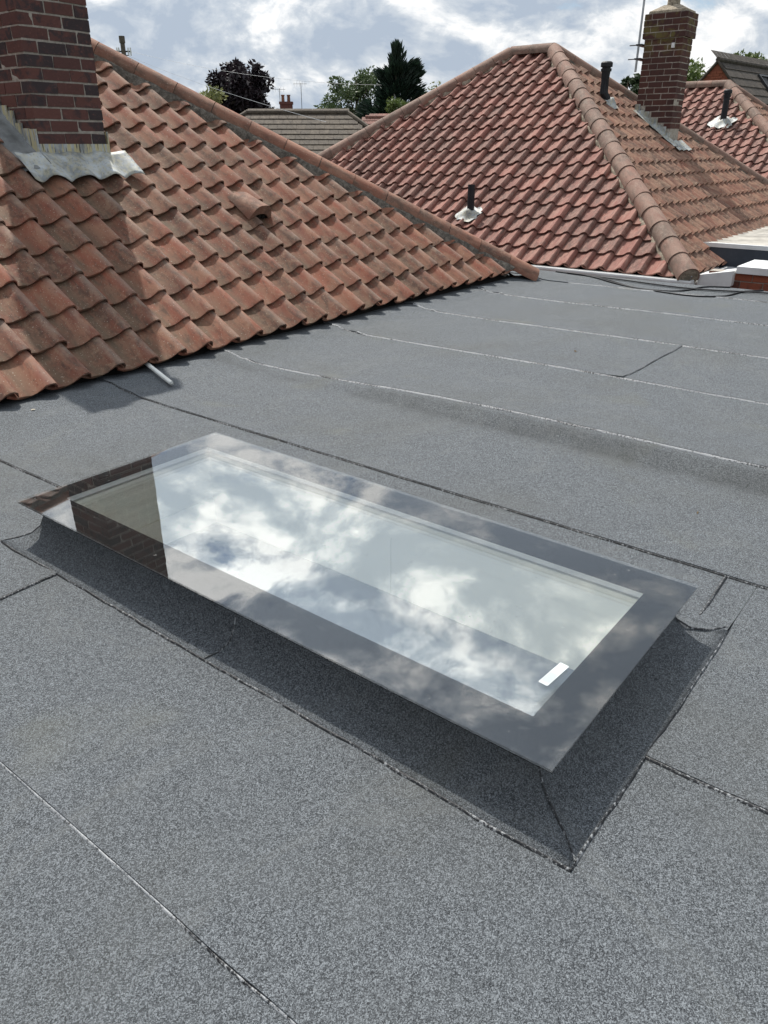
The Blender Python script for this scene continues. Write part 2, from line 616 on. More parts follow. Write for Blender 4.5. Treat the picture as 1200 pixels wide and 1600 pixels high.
# ------------------------------------------------------------------ roof tiling
class Slope:
    """a roof slope: x along the eave, s up the slope, n out of it"""
    def __init__(self, origin, xdir, pitch=35.0):
        self.o = Vector(origin)
        self.x = Vector(xdir).normalized()
        out = Vector((0, 0, 1)).cross(self.x)            # horizontal, up-slope
        p = R(pitch)
        self.s = out * math.cos(p) + Vector((0, 0, 1)) * math.sin(p)
        self.n = self.x.cross(self.s).normalized()
        self.skew = 0.0

    def at(self, x, s, n=0.0):
        return self.o + self.x * x + self.s * (s + self.skew * x) + self.n * n

    def mat(self, x, s, n=0.0):
        m = Matrix.Identity(4)
        for i, a in enumerate((self.x, self.s, self.n)):
            for r in range(3):
                m[r][i] = a[r]
        m.translation = self.at(x, s, n)
        return m

    def inv(self, p):
        d = Vector(p) - self.o
        x = d.dot(self.x)
        return x, d.dot(self.s) - self.skew * x, d.dot(self.n)


TW, TG = 0.212, 0.25            # cover width and gauge of a pantile
PROFILE = [(-0.13, 0.50), (-0.04, 0.30), (0.07, 0.11), (0.20, 0.02), (0.33, 0.0), (0.47, 0.07), (0.60, 0.25), (0.72, 0.52), (0.83, 0.80), (0.92, 0.95), (1.00, 1.0), (1.065, 0.92), (1.115, 0.66), (1.145, 0.30)]


def pantile_mesh(name, fine=True, seed=0, h=0.060, length=0.315):
    rnd = random.Random(seed)
    prof = PROFILE if fine else [PROFILE[i] for i in (0, 2, 4, 6, 7, 8, 10, 12, 13)]
    th = 0.0125
    lift = 0.026
    jx = [rnd.uniform(-0.002, 0.002) for _ in prof]
    jn = [rnd.uniform(-0.0016, 0.0016) for _ in prof]
    vs, fs = [], []
    rows = [0.0, 0.012, length * 0.55, length] if fine else [0.0, length]
    n = len(prof)
    for y in rows:
        up = lift * (1 - y / TG)
        dip = -0.003 if (fine and y == 0.0) else 0.0
        for i, (px, pz) in enumerate(prof):
            k = 1 - y / length
            vs.append((px * TW + jx[i] * k, y + (jn[i] * 2 if y == 0 else 0), pz * h + up + dip + jn[i] * k))
    for r in range(len(rows) - 1):
        for i in range(n - 1):
            a = r * n + i
            fs.append((a, a + 1, a + 1 + n, a + n))
    b = len(vs)                                         # front lip, then a short underside
    for i, (px, pz) in enumerate(prof):
        vs.append((px * TW + jx[i], 0.001, pz * h + lift - th - 0.003))
    for i in range(n - 1):
        fs.append((i + 1, i, b + i, b + i + 1))
    c = len(vs)
    for i, (px, pz) in enumerate(prof):
        vs.append((px * TW, 0.10, pz * h + lift * 0.6 - th))
    for i in range(n - 1):
        fs.append((b + i + 1, b + i, c + i, c + i + 1))
    e = len(vs)                                         # right hanging edge
    last = n - 1
    vs += [(prof[last][0] * TW - 0.006, length, prof[last][1] * h - 0.016 + lift * (1 - length / TG))]
    fs.append((last, b + last, e, (len(rows) - 1) * n + last))
    me = make_mesh(name, vs, fs, True)
    try:
        me.set_sharp_from_angle(angle=R(50))
    except Exception:
        pass
    return me


def clip_mesh(src, planes):
    """copy of mesh src cut by local planes (point, normal): what lies along +normal goes"""
    bm = bmesh.new()
    bm.from_mesh(src)
    for co, no in planes:
        g = bm.verts[:] + bm.edges[:] + bm.faces[:]
        bmesh.ops.bisect_plane(bm, geom=g, plane_co=co, plane_no=no, clear_outer=True)
        if not bm.faces:
            break
    me = None
    if bm.faces:
        me = bpy.data.meshes.new('roof_tile')
        bm.to_mesh(me)
    bm.free()
    return me


CAMP = Vector((0, 0, 1.2))
CF = math.radians(51.8)
FWD = Vector((math.sin(CF) * math.cos(math.atan2(572, 1185)), math.cos(CF) * math.cos(math.atan2(572, 1185)), -math.sin(math.atan2(572, 1185))))
RGT = Vector((math.cos(CF), -math.sin(CF), 0))
DWN = FWD.cross(RGT)


def pix(p):
    d = Vector(p) - CAMP
    z = d.dot(FWD)
    if z < 0.1:
        return None
    return 600 + 1185 * d.dot(RGT) / z, 800 + 1185 * d.dot(DWN) / z, z


def lay_tiles(slopes, meshes, mat, parent, rough_jit=1.0, limit=300, name='roof_tile'):
    """slopes: (slope, x0, x1, rows, [(a, b, c)...] keep where a*x + b*s <= c). The nearest become objects, the rest one mesh"""
    for me in meshes:
        if not me.materials:
            me.materials.append(mat)
    items = []
    for sl_, x0, x1, rows, planes in slopes:
        for j in range(rows):
            s = j * TG
            nx = int((x1 - x0) / TW) + 1
            for i in range(nx):
                x = x0 + i * TW
                cut = []
                gone = False
                for a, b, c in planes:
                    v = [a * xx + b * ss - c for xx in (x - 0.03, x + 0.25) for ss in (s, s + 0.315)]
                    if min(v) >= 0:
                        gone = True
                    elif max(v) > 0:
                        cut.append((a, b, c))
                if gone:
                    continue
                me = random.choice(meshes)
                if cut:
                    pl = []
                    for a, b, c in cut:
                        l = math.hypot(a, b)
                        d = (c - a * x - b * s) / l
                        pl.append((Vector((a / l * d, b / l * d, 0)), Vector((a / l, b / l, 0))))
                    me = clip_mesh(me, pl)
                    if me is None or len(me.polygons) < 4:
                        continue
                jit = Matrix.Translation((random.uniform(-.003, .003) * rough_jit, random.uniform(-.006, .006) * rough_jit, random.uniform(0, .003) * rough_jit)) @ Matrix.Rotation(R(random.uniform(-0.9, 0.9)) * rough_jit, 4, 'Z') @ Matrix.Rotation(R(random.uniform(-0.8, 0.8)) * rough_jit, 4, 'Y')
                mw = sl_.mat(x, s) @ jit
                q = pix(mw @ Vector((0.1, 0.12, 0.02)))
                seen = q is not None and -60 < q[0] < 1260 and -60 < q[1] < 1660
                items.append((0 if seen else 1, q[2] if q else 99, me, mw))
    items.sort(key=lambda t: (t[0], t[1]))
    rest = MB()
    tint = []
    for k, (uns, d, me, mw) in enumerate(items):
        if k < limit and not uns:
            put(name, me, parent, mat, mw)
        else:
            rest.add([mw @ v.co for v in me.vertices], [tuple(p.vertices) for p in me.polygons])
            tint += [random.random()] * len(me.polygons)
    if rest.v:
        o = rest.build(name + 's', mat, parent, True)
        o.data.set_sharp_from_angle(angle=R(50))
        at = o.data.attributes.new('tile_rnd', 'FLOAT', 'FACE')
        at.data.foreach_set('value', tint)
        o['kind'] = 'stuff'


def ridge_mesh(length, r, flare=0.0, seg=12, span=102, th=0.016):
    vs, fs = [], []
    angs = [R(-span + 2 * span * k / seg) for k in range(seg + 1)]
    n = seg + 1
    for y, rr in ((0.0, r * (1 + flare)), (length, r)):
        for a in angs:
            vs.append((rr * math.sin(a), y, rr * math.cos(a)))
    for y, rr in ((0.0, r * (1 + flare) - th), (length, r - th)):
        for a in angs:
            vs.append((rr * math.sin(a), y, rr * math.cos(a)))
    for k in range(seg):
        fs.append((k, k + 1, n + k + 1, n + k))
        fs.append((2 * n + k + 1, 2 * n + k, k, k + 1)[::-1])
        fs.append((n + k, n + k + 1, 3 * n + k + 1, 3 * n + k))
    me = make_mesh('ridge_tile', vs, fs, True)
    try:
        me.set_sharp_from_angle(angle=R(50))
    except Exception:
        pass
    return me


def frame_along(p, d, up=Vector((0, 0, 1))):
    y = d.normalized()
    x = y.cross(up).normalized()
    z = x.cross(y)
    m = Matrix.Identity(4)
    for i, a in enumerate((x, y, z)):
        for r in range(3):
            m[r][i] = a[r]
    m.translation = p
    return m


def lay_ridge(p0, p1, r, pitch_len, mat, parent, flare=0.0, drop=0.0, skip=0.0, joint=None):
    p0, p1 = Vector(p0), Vector(p1)
    d = p1 - p0
    L = d.length
    k = max(1, round((L - skip) / pitch_len))
    step = (L - skip) / k
    meshes = []
    for v in range(3):
        me = ridge_mesh(step - 0.005 if not flare else step + 0.03, r * random.uniform(0.985, 1.02), flare)
        me.materials.append(mat)
        meshes.append(me)
    for i in range(k):
        p = p0 + d.normalized() * (skip + i * step) + Vector((0, 0, -drop))
        mw = frame_along(p, d) @ Matrix.Rotation(R(random.uniform(-1.2, 1.2)), 4, 'Z') @ Matrix.Rotation(R(random.uniform(-2, 2)), 4, 'Y')
        put('ridge_tile', meshes[i % 3], parent, mat, mw)
    # mortar core that closes the joints and the ends
    m = MB()
    f0 = frame_along(p0 + Vector((0, 0, -drop)), d)
    rings = 2 + 2 * k
    vs, fs = [], []
    seg = 10
    for q in range(rings):
        y = 0.012 + (L - 0.02) * q / (rings - 1)
        for s in range(seg + 1):
            a = R(-100 + 200 * s / seg)
            rr = r - 0.010 + random.uniform(-0.003, 0.003)
            vs.append(f0 @ Vector((rr * math.sin(a), y, rr * math.cos(a))))
    for q in range(rings - 1):
        for s in range(seg):
            b = q * (seg + 1) + s
            fs.append((b, b + 1, b + seg + 2, b + seg + 1))
    fs.append(tuple(range(seg + 1))[::-1])
    m.add(vs, fs)
    m.build('ridge_mortar', joint or M['bed'], parent)


def bedding(slope, a, b, width, n0, n1, mat, parent, ragged=0.04, inward=-1, name='hip_mortar'):
    """ragged strip of mortar on a slope beside a hip from a to b (x, s); inward is the x side it lies on"""
    vs, fs = [], []
    a, b = Vector(a), Vector(b)
    L = (b - a).length
    k = max(4, int(L / 0.05))
    cols = 5
    for i in range(k + 1):
        p = a.lerp(b, i / k)
        w = width + ragged * nz(i * 0.23, slope.o.x) + ragged * 0.8 * nz(i * 0.71, 3.1)
        for c in range(cols):
            u = c / (cols - 1)
            n = n0 + (n1 - n0) * u + 0.012 * nz(i * 0.4, c * 0.8, 5.0)
            if c == cols - 1:
                n = -0.01
            vs.append(slope.at(p.x + inward * w * u, p.y, n))
    for i in range(k):
        for c in range(cols - 1):
            q = i * cols + c
            fs.append((q, q + 1, q + cols + 1, q + cols))
    put(name, make_mesh(name, vs, fs, True), parent, mat)


def brick_meshes(lx, ly, lz, count=3):
    out = []
    for k in range(count):
        rnd = random.Random(k * 17 + int(lx * 1000))
        m = MB()
        m.box(0, lx, 0, ly, 0, lz)
        v = [tuple(c + rnd.uniform(-0.0022, 0.0022) for c in p) for p in m.v]
        out.append(make_mesh('brick', v, m.f))
    return out


def brick_stack(x0, x1, y0, y1, z0, z1, parent, mat, floor_at, faces='-x-y', limit=300, corbel=None, half_first=0, unit=0.207):
    """square chimney laid in stretcher bond; visible faces brick by brick, the far sides as one mesh.
    floor_at(x, y): lowest z at which a brick may start there"""
    course, bz, dp = 0.075, 0.0635, 0.098
    cache = {}
    mats = mat
    rest = MB()
    n = 0
    rows = int((z1 - z0) / course)

    def brick(bx, by, bzz, lx, ly, seen, mtl=None):
        nonlocal n
        if lx < 0.03 or ly < 0.03:
            return
        if bzz < floor_at(bx + lx / 2, by + ly / 2):
            return
        if seen and n < limit:
            key = (round(lx, 3), round(ly, 3))
            if key not in cache:
                cache[key] = brick_meshes(lx, ly, bz)
                for me in cache[key]:
                    me.materials.append(mat)
            put('brick', random.choice(cache[key]), parent, mat, Matrix.Translation((bx + random.uniform(-.0025, .0025), by + random.uniform(-.0025, .0025), bzz)))
            n += 1
        else:
            rest.box(bx, bx + lx, by, by + ly, bzz, bzz + bz)

    def run(a, b, off):
        """brick joints along an edge"""
        cuts = []
        p = a - off
        while p < b - 0.01:
            q = min(p + unit, b)
            s_ = max(p, a)
            if q - s_ > 0.04:
                cuts.append((s_, q - 0.010 if q < b - 0.01 else q))
            p += unit
        return cuts

    for j in range(rows):
        z = z0 + j * course
        g = 0.0
        if corbel and j >= rows - corbel[0]:
            g = corbel[1]
        X0, X1, Y0, Y1 = x0 - g, x1 + g, y0 - g, y1 + g
        odd = (j + half_first) % 2
        if odd:
            for a, b in run(X0, X1, 0.0):
                brick(a, Y0, z, b - a, dp, True)
                brick(a, Y1 - dp, z, b - a, dp, False)
            for a, b in run(Y0 + dp + 0.01, Y1 - dp - 0.01, 0.0):
                brick(X0, a, z, dp, b - a, True)
                brick(X1 - dp, a, z, dp, b - a, False)
        else:
            for a, b in run(Y0, Y1, 0.0):
                brick(X0, a, z, dp, b - a, True)
            for a, b in run(Y0 + dp + 0.01, Y1, 0.0):
                brick(X1 - dp, a, z, dp, b - a, False)
            for a, b in run(X0 + dp + 0.01, X1, 0.0):
                brick(a, Y0, z, b - a, dp, True)
            for a, b in run(X0 + dp + 0.01, X1 - dp - 0.01, 0.0):
                brick(a, Y1 - dp, z, b - a, dp, False)
    if rest.v:
        o = rest.build('bricks', mat, parent)
        o['kind'] = 'stuff'
    if corbel:
        g = corbel[1] - 0.004
        zc = z0 + (rows - corbel[0]) * course + 0.004
        box('corbel_mortar', x0 - g, x1 + g, y0 - g, y1 + g, zc, z0 + rows * course - 0.006, M['mortar'], parent)
    return z0 + rows * course


def flaunching(cx, cy, hx, hy, z, parent, pot_r, pot_h, pot_mat):
    vs, fs = [], []
    for k, (f, dz) in enumerate(((1.0, 0.0), (0.98, 0.025), (0.62, 0.07), (0.40, 0.10))):
        for sx, sy in ((-1, -1), (1, -1), (1, 1), (-1, 1)):
            vs.append((cx + sx * hx * f, cy + sy * hy * f, z + dz))
    for k in range(3):
        for i in range(4):
            a, b = k * 4 + i, k * 4 + (i + 1) % 4
            fs.append((a, b, b + 4, a + 4))
    fs.append((12, 13, 14, 15))
    put('flaunching', make_mesh('flaunching', vs, fs), parent, M['bed_pale'])
    m = MB()
    m.tube([(cx, cy, z + 0.05), (cx, cy, z + 0.08 + pot_h * 0.1), (cx, cy, z + pot_h * 0.85), (cx, cy, z + pot_h * 0.87), (cx, cy, z + pot_h), (cx, cy, z + pot_h), (cx, cy, z + pot_h * 0.9)],
           [pot_r * 1.15, pot_r, pot_r * 0.93, pot_r * 1.08, pot_r * 1.08, pot_r * 0.8, pot_r * 0.78], 14)
    m.build('chimney_pot', pot_mat, parent, True)


def lead_slate(slope, x, s, w, h, parent, pipe_r, pipe_h, name='vent_pipe', cap=False, lead=None, bend=None):
    """black pipe standing on a lead slate dressed over the tiles"""
    k = 13
    vs, fs = [], []
    for i in range(k):
        for j in range(k):
            u, v = i / (k - 1) - 0.5, j / (k - 1) - 0.5
            r_ = 1 + 0.25 * nz(u * 3 + x, v * 3) - 0.22 * (abs(u) * abs(v) * 4)
            rad = math.hypot(u * w, v * h)
            n = 0.066 + 0.014 * math.cos((x + u * w) / TW * 2 * math.pi - 0.4) + 0.075 * max(0, 1 - rad / (pipe_r * 2.6)) ** 1.5 + 0.006 * nz(u * 9, v * 9, x)
            vs.append(slope.at(x + u * w * r_, s + v * h * r_, n))
    for i in range(k - 1):
        for j in range(k - 1):
            a = i * k + j
            fs.append((a, a + k, a + k + 1, a + 1))
    b = slope.at(x, s, 0.02)
    m = MB()
    p = [b, b + Vector((0, 0, pipe_h))]
    r = [pipe_r, pipe_r]
    if cap:
        p = [b, b + Vector((0, 0, pipe_h * .78)), b + Vector((0, 0, pipe_h * .78)), b + Vector((0, 0, pipe_h * .84)), b + Vector((0, 0, pipe_h * .84)), b + Vector((0, 0, pipe_h * .88)), b + Vector((0, 0, pipe_h * .88)), b + Vector((0, 0, pipe_h * .97)), b + Vector((0, 0, pipe_h))]
        r = [pipe_r, pipe_r, pipe_r * 1.2, pipe_r * 1.25, pipe_r, pipe_r, pipe_r * 1.35, pipe_r * 1.35, pipe_r]
        if bend is not None:
            p = [b, b + Vector((0, 0, 0.05)), b + Vector((0, 0, 0.16)) + bend] + [q + bend for q in p[1:]]
            r = [pipe_r * .9, pipe_r * .9, pipe_r] + r[1:]
    else:
        p += [b + Vector((0, 0, pipe_h)), b + Vector((0, 0, pipe_h - 0.03))]
        r += [pipe_r * 0.8, pipe_r * 0.78]
    m.tube(p, r, 14)
    o = m.build(name, M['black'], parent, False)
    put('lead_slate', make_mesh('lead_slate', vs, fs, True), o, lead or M['lead'])
    return o


# ================================================================== NEAR HOUSE (left roof)
HX, HY, HZ = 6.98, 3.71, 0.045           # foot of its hip
C35, S35 = math.cos(R(35)), math.sin(R(35))
near = thing('tiled_house', 'house at left with weathered terracotta pantile roof coming down onto the grey flat roof', 'house', (2.8, 7.9, GZ))
roofA = Slope((0, 3.725, 0.03), (1, 0, 0), 33.8)
roofA.skew = 0.010
RUN = 4.19                                # hip run in plan
apex = Vector((HX - RUN, HY + RUN, HZ + RUN * math.tan(R(33.95))))
# boarding below the tiles, all four slopes
bd = MB()
e0 = HY + 0.03
back = HY + 2 * RUN
ze = HZ - 0.055
pts = [(-9, e0, ze), (HX - 0.03, e0, ze), apex - Vector((0, 0, .05)), (-9, apex.y, apex.z - .05), (HX - 0.03, back, ze), (-9, back, ze)]
bd.add(pts, [(0, 1, 2, 3), (1, 4, 2), (4, 5, 3, 2)])
roofpart = bd.build('roof', M['underlay'], near)
box('wall', -8.8, HX - 0.25, HY + 0.35, back - 0.3, GZ, -0.14, M['brick_bright'], near)
pm = [pantile_mesh('roof_tile', True, k) for k in range(5)]
lay_tiles([(roofA, -3.0 + 0.06, HX, 17, [(1.0, C35, HX - 0.215)])], pm, M['tile_near'], roofpart, 1.5)
# hidden slopes get the same tiles, coarse, in one mesh
pc = [pantile_mesh('roof_tile', False, k) for k in range(3)]
sideA = Slope((HX - 0.05, HY, -0.01), (0, 1, 0), 33.5)
lay_tiles([(sideA, 0.0, 2 * RUN, 20, [(-1.0, C35, 0.0), (1.0, C35, 2 * RUN)])], pc, M['tile_near'], roofpart, 1.0, limit=0, name='far_roof_tile')
hd = Vector((-1, 1, math.tan(R(35)))).normalized()
hip0 = Vector((HX + 0.06, HY - 0.06, HZ - 0.030))
lay_ridge(hip0, apex + Vector((0, 0, .02)), 0.102, 0.335, M['ridge_near'], roofpart)
lay_ridge(apex + Vector((0, 0, .075)), (-9, apex.y, apex.z + .075), 0.098, 0.335, M['ridge_near'], roofpart, drop=0.03)
xa, sa, _ = roofA.inv((HX, HY, HZ))
bedding(roofA, (HX + 0.03, 0.0), (HX - 4.05, 4.08 / C35 - 0.06), 0.30, 0.105, 0.072, M['bed'], roofpart, 0.07)

# chimney of the near house
chA = put('chimney', bpy.data.meshes.new('chimney'), near, M['mortar'])
cm = MB()
cm.box(2.9685, 3.4635, 5.2285, 5.7465, 0.8, 3.32)
chA.data.from_pydata(cm.v, [], cm.f)
chA['label'] = 'tall dark red brick chimney with yellow stained lead at its foot'
zr = lambda x, y: 0.03 + (y - 3.725) * math.tan(R(33.8))
ztop = brick_stack(2.965, 3.467, 5.225, 5.75, 1.21, 3.34, chA, M['brick'], lambda x, y: zr(x, y) + (0.075 if y < 5.34 else 0.125), corbel=(3, 0.03), half_first=1, unit=0.2005)
flaunching(3.216, 5.488, 0.25, 0.26, ztop, chA, 0.10, 0.40, M['tile_near'])


def lead_parts():
    # front upstand, apron dressed over the tiles, stepped flashing and a soaker strip
    m = MB()
    m.box(2.957, 3.475, 5.214, 5.2225, 1.06, 1.212)
    m.box(2.945, 2.9565, 5.216, 5.31, 1.06, 1.30)
    m.box(3.4755, 3.487, 5.216, 5.31, 1.06, 1.29)
    m.build('lead_upstand', M['lead_stained'], chA)
    k, q = 41, 9
    vs, fs = [], []
    for i in range(k):
        x = 2.775 + (3.605 - 2.775) * i / (k - 1)
        for j in range(q):
            v = j / (q - 1)
            s0 = 1.60 + 0.03 * nz(i * 0.21, 2.0) - 0.018 * math.cos((x + 3 - 0.06) / TW * 2 * math.pi)
            s = s0 + (1.835 - s0) * v
            ph = ((x + 2.94) / TW) % 1.0
            w = 0.5 - 0.5 * math.cos((ph - 0.33) * 2 * math.pi)
            n = 0.062 + 0.050 * w * (1 - 0.75 * v) + 0.045 * v + 0.004 * nz(x * 18, s * 18)
            vs.append(roofA.at(x, s, n))
    for i in range(k - 1):
        for j in range(q - 1):
            a = i * q + j
            fs.append((a, a + q, a + q + 1, a + 1))
    o = put('lead_apron', make_mesh('lead_apron', vs, fs, True), chA, M['lead'])
    sd = o.modifiers.new('thick', 'SOLIDIFY')
    sd.thickness = 0.004
    m = MB()
    for j in range(7):
        y0 = 5.22 + j * 0.08
        z0 = zr(3.05, y0)
        zt = z0 + 0.20 + 0.02 * (j % 2)
        m.box(2.946 - 0.002 * (j % 2), 2.9575, y0 + (0.05 if j == 0 else 0), y0 + 0.09, z0 - 0.03, zt)
    m.build('stepped_flashing', M['lead_stained'], chA)
    vs, fs = [], []
    for i in range(24):
        y = 5.14 + i * 0.031
        s = (y - 3.725) / C35
        for j, (x, n) in enumerate(((2.775, 0.062), (2.815, 0.085), (2.885, 0.088), (2.935, 0.075), (2.955, 0.12))):
            vs.append(roofA.at(x + 0.006 * nz(i * 0.5, j), s - 0.02, n + 0.006 * nz(i * 0.4, j * 2.0, 7)))
    for i in range(23):
        for j in range(4):
            a = i * 5 + j
            fs.append((a, a + 1, a + 6, a + 5))
    put('lead_soaker', make_mesh('lead_soaker', vs, fs, True), chA, M['lead_dark'])


lead_parts()


def vent_tile():
    # hooded ventilation tile: dome over an open mouth
    b = roofA.mat(4.205, 1.07, 0.045)
    w, l, k, q = 0.235, 0.27, 12, 6
    vs, fs = [], []
    for j in range(q):
        v = j / (q - 1)
        for i in range(k):
            u = i / (k - 1)
            hgt = (0.115 - 0.075 * v) * (1 - abs(2 * u - 1) ** 3.2) + 0.012
            vs.append(b @ Vector((u * w, v * l, hgt)))
    for j in range(q - 1):
        for i in range(k - 1):
            a = j * k + i
            fs.append((a, a + 1, a + k + 1, a + k))
    base = len(vs)
    for i in range(k):                                   # front lip
        u = i / (k - 1)
        hgt = 0.115 * (1 - abs(2 * u - 1) ** 3.2) + 0.012
        vs.append(b @ Vector((u * w, 0.0, max(0.0, hgt - 0.075))))
    for i in range(k - 1):
        fs.append((i + 1, i, base + i, base + i + 1))
    b2 = len(vs)
    for i in range(k):
        vs.append(b @ Vector((i / (k - 1) * w, 0.09, -0.01)))
    for i in range(k - 1):
        fs.append((base + i + 1, base + i, b2 + i, b2 + i + 1))
    o = put('vent_tile', make_mesh('vent_tile', vs, fs, True), near, M['ridge_near'])
    o['label'] = 'hooded terracotta vent tile raised above the pantiles'
    try:
        o.data.set_sharp_from_angle(angle=R(45))
    except Exception:
        pass
    m = MB()
    for i in range(5):
        x = 0.02 + i * 0.042
        m.box(x, x + 0.03, 0.012, 0.03, 0.0, 0.035, b)
    m.build('vent_grille', M['underlay'], o)


vent_tile()


# ================================================================== NEIGHBOUR HOUSE
def hipped_house(name, label, ox, oy, oz, half, ridge_len, mats, limit, group, ridge_pitch, rows, seg_flare, ext=None):
    """bungalow with a short ridge along Y. (ox, oy, oz): its near eave corner, half: hip run in plan"""
    t35 = math.tan(R(35))
    h = thing(name, label, 'house', (ox + half, oy + half, GZ), group)
    A = Vector((ox + half, oy + half, oz + half * t35))
    B = A + Vector((0, ridge_len, 0))
    yb = oy + 2 * half + ridge_len
    xb = ox + 2 * half
    dz = Vector((0, 0, -.055))
    m = MB()
    c = [Vector(p) for p in ((ox + .03, oy + .03, oz), (xb - .03, oy + .03, oz), (xb - .03, yb - .03, oz), (ox + .03, yb - .03, oz), A, B)]
    m.add([p + dz for p in c], [(0, 4, 5, 3), (0, 1, 4), (1, 2, 5, 4), (2, 3, 5)])
    roof = m.build('roof', M['underlay'], h)
    box('wall', ox + 0.3, xb - 0.3, oy + 0.3, yb - 0.3, GZ, oz - 0.16, M['brick_bright'], h)
    front = Slope((ox, yb, oz - 0.015), (0, -1, 0))      # faces -X
    side = Slope((ox, oy, oz - 0.015), (1, 0, 0))        # faces -Y
    Wf = yb - oy
    lay_tiles([(front, 0.05, Wf, rows, [(1.0, C35, Wf - 0.06), (-1.0, C35, -0.06), (0.0, 1.0, half / C35 + 0.04)])],
              pc2, mats[0], roof, 1.1, limit)
    lay_tiles([(side, 0.10, 2 * half, rows, [(1.0, C35, 2 * half - 0.06), (-1.0, C35, -0.06), (0.0, 1.0, half / C35 + 0.04)])],
              pc3, M['tile_side'], roof, 1.1, 300 - limit)
    bk = Slope((xb, oy, oz - 0.015), (0, 1, 0))
    rr = 0.105
    up = Vector((0, 0, .012))
    lay_ridge(Vector((ox, oy, oz)) + Vector((-.05, -.05, .012)), A + up, rr, ridge_pitch, mats[1], roof, flare=seg_flare, drop=0.0, joint=M['bed_pale'])
    lay_ridge(Vector((ox, yb, oz)) + up, B + up, rr, ridge_pitch, mats[1], roof, drop=0.0, joint=M['bed_pale'])
    lay_ridge(Vector((xb, oy, oz)) + up, A + up, rr, ridge_pitch, mats[1], roof, drop=0.0, joint=M['bed_pale'])
    lay_ridge(A + up * 1.3, B + up * 1.3, rr, ridge_pitch, mats[1], roof, drop=0.0, joint=M['bed_pale'])
    L = half / C35
    bedding(front, (Wf, 0.0), (Wf - half, L), 0.15, 0.08, 0.052, M['bed_pale'], roof, 0.05)
    bedding(side, (0.0, 0.0), (half, L), 0.14, 0.08, 0.052, M['bed_pale'], roof, 0.05, inward=1)
    bedding(front, (0.0, 0.0), (half, L), 0.15, 0.08, 0.052, M['bed_pale'], roof, 0.05, inward=1)
    bedding(side, (2 * half, 0.0), (half, L), 0.15, 0.08, 0.052, M['bed'], roof, 0.05)
    return h, roof, front, side, A, B


pc2 = [pantile_mesh('roof_tile', False, 40 + k, h=0.060) for k in range(4)]
pc3 = [pantile_mesh('roof_tile', False, 60 + k, h=0.060) for k in range(4)]
NX, NY, NZ = 8.2, 2.54, -0.02
mid, midroof, mfront, mside, MA, MBp = hipped_house('hipped_house', 'house with hipped red pantile roof and brick chimney just beyond the grey flat roof', NX, NY, NZ, 3.51, 0.70, (M['tile_mid'], M['ridge_mid']), 190, None, 0.30, 18, 0.10)
# hip end: mortar plug and iron
e = MB()
f0 = frame_along(Vector((NX - .05, NY - .05, NZ + .012)), Vector((1, 1, math.tan(R(35)))))
e.tube([f0 @ Vector((0, 0.0, 0.0)), f0 @ Vector((0, 0.05, 0.0))], 0.102, 16)
e.build('hip_end_mortar', M['bed_pale'], midroof)
e = MB()
e.tube([f0 @ Vector((0.0, 0.02, -0.05)), f0 @ Vector((0.0, -0.035, -0.05)), f0 @ Vector((0.0, -0.04, 0.05))], 0.009, 6)
e.build('hip_iron', M['galv'], midroof)

# vents
x_, s_, _ = mfront.inv((8.79, 5.515, 0.38))
lead_slate(mfront, x_, s_, 0.36, 0.30, mid, 0.045, 0.37)['label'] = 'short black vent pipe on the slope facing the flat roof'
x_, s_, _ = mside.inv((11.40, 4.99, 1.69))
lead_slate(mside, x_, s_, 0.34, 0.30, mid, 0.06, 0.54, cap=True, bend=Vector((-0.07, 0.05, 0)))['label'] = 'tall capped black vent pipe near the chimney'

# chimney of the neighbour
zr2 = lambda x, y: NZ + (y - NY) * math.tan(R(35))
chB = bpy.data.objects.new('chimney', bpy.data.meshes.new('chimney'))
COL.objects.link(chB)
cm = MB()
cm.box(12.0835, 12.4565, 4.3035, 4.8365, 0.7, 2.80)
chB.data.from_pydata(cm.v, [], cm.f)
chB.data.materials.append(M['mortar'])
attach(chB, mid)
chB['label'] = 'slim dark brick chimney with lichen on its corbelled top'
t = NT('brick_lichen')
o_ = t.obj(rnd=True)
lf = t.ramp(t.noise(t.pos(), 6.5, 4.0, 0.6, 0.5), 0.47, 0.60)
zf = t.n('ShaderNodeSeparateXYZ')
t.l(t.pos(), zf.inputs[0])
lf = t.math('MULTIPLY', lf, t.ramp(zf.outputs['Z'], 2.25, 2.55))
c_ = t.mix(t.rnd(), (0.088, 0.040, 0.033), (0.060, 0.031, 0.028))
c_ = t.mix(t.math('MULTIPLY', t.ramp(t.noise(o_, 15.0, 4.0, 0.6), 0.5, 0.7), 0.6), c_, (0.045, 0.028, 0.028))
c_ = t.mix(t.math('MULTIPLY', lf, 0.75), c_, (0.13, 0.115, 0.04))
M['brick_lichen'] = t.done(t.bsdf(c_, 0.9, 0.2))
zt = brick_stack(12.08, 12.46, 4.30, 4.84, 1.20, 2.86, chB, M['brick_lichen'], lambda x, y: zr2(x, y) + 0.13, corbel=(4, 0.028))
flaunching(12.27, 4.57, 0.19, 0.26, zt, chB, 0.085, 0.40, M['bed_pale'])
m = MB()
for j in range(8):
    y0 = 4.285 + j * 0.07
    m.box(12.062 - 0.001 * (j % 2), 12.078, y0, y0 + 0.078, zr2(0, y0) - 0.02, zr2(0, y0) + 0.17 + 0.03 * (j % 2))
m.build('stepped_flashing', M['lead'], chB)
vs, fs = [], []
for i in range(14):
    x = 12.02 + i * 0.04
    for j in range(5):
        s = (4.30 - NY) / C35 - 0.20 + 0.055 * j
        vs.append(mside.at(x - NX, s, 0.078 + 0.006 * nz(x * 20, s * 20) + 0.01 * math.cos(x / TW * 6.28)))
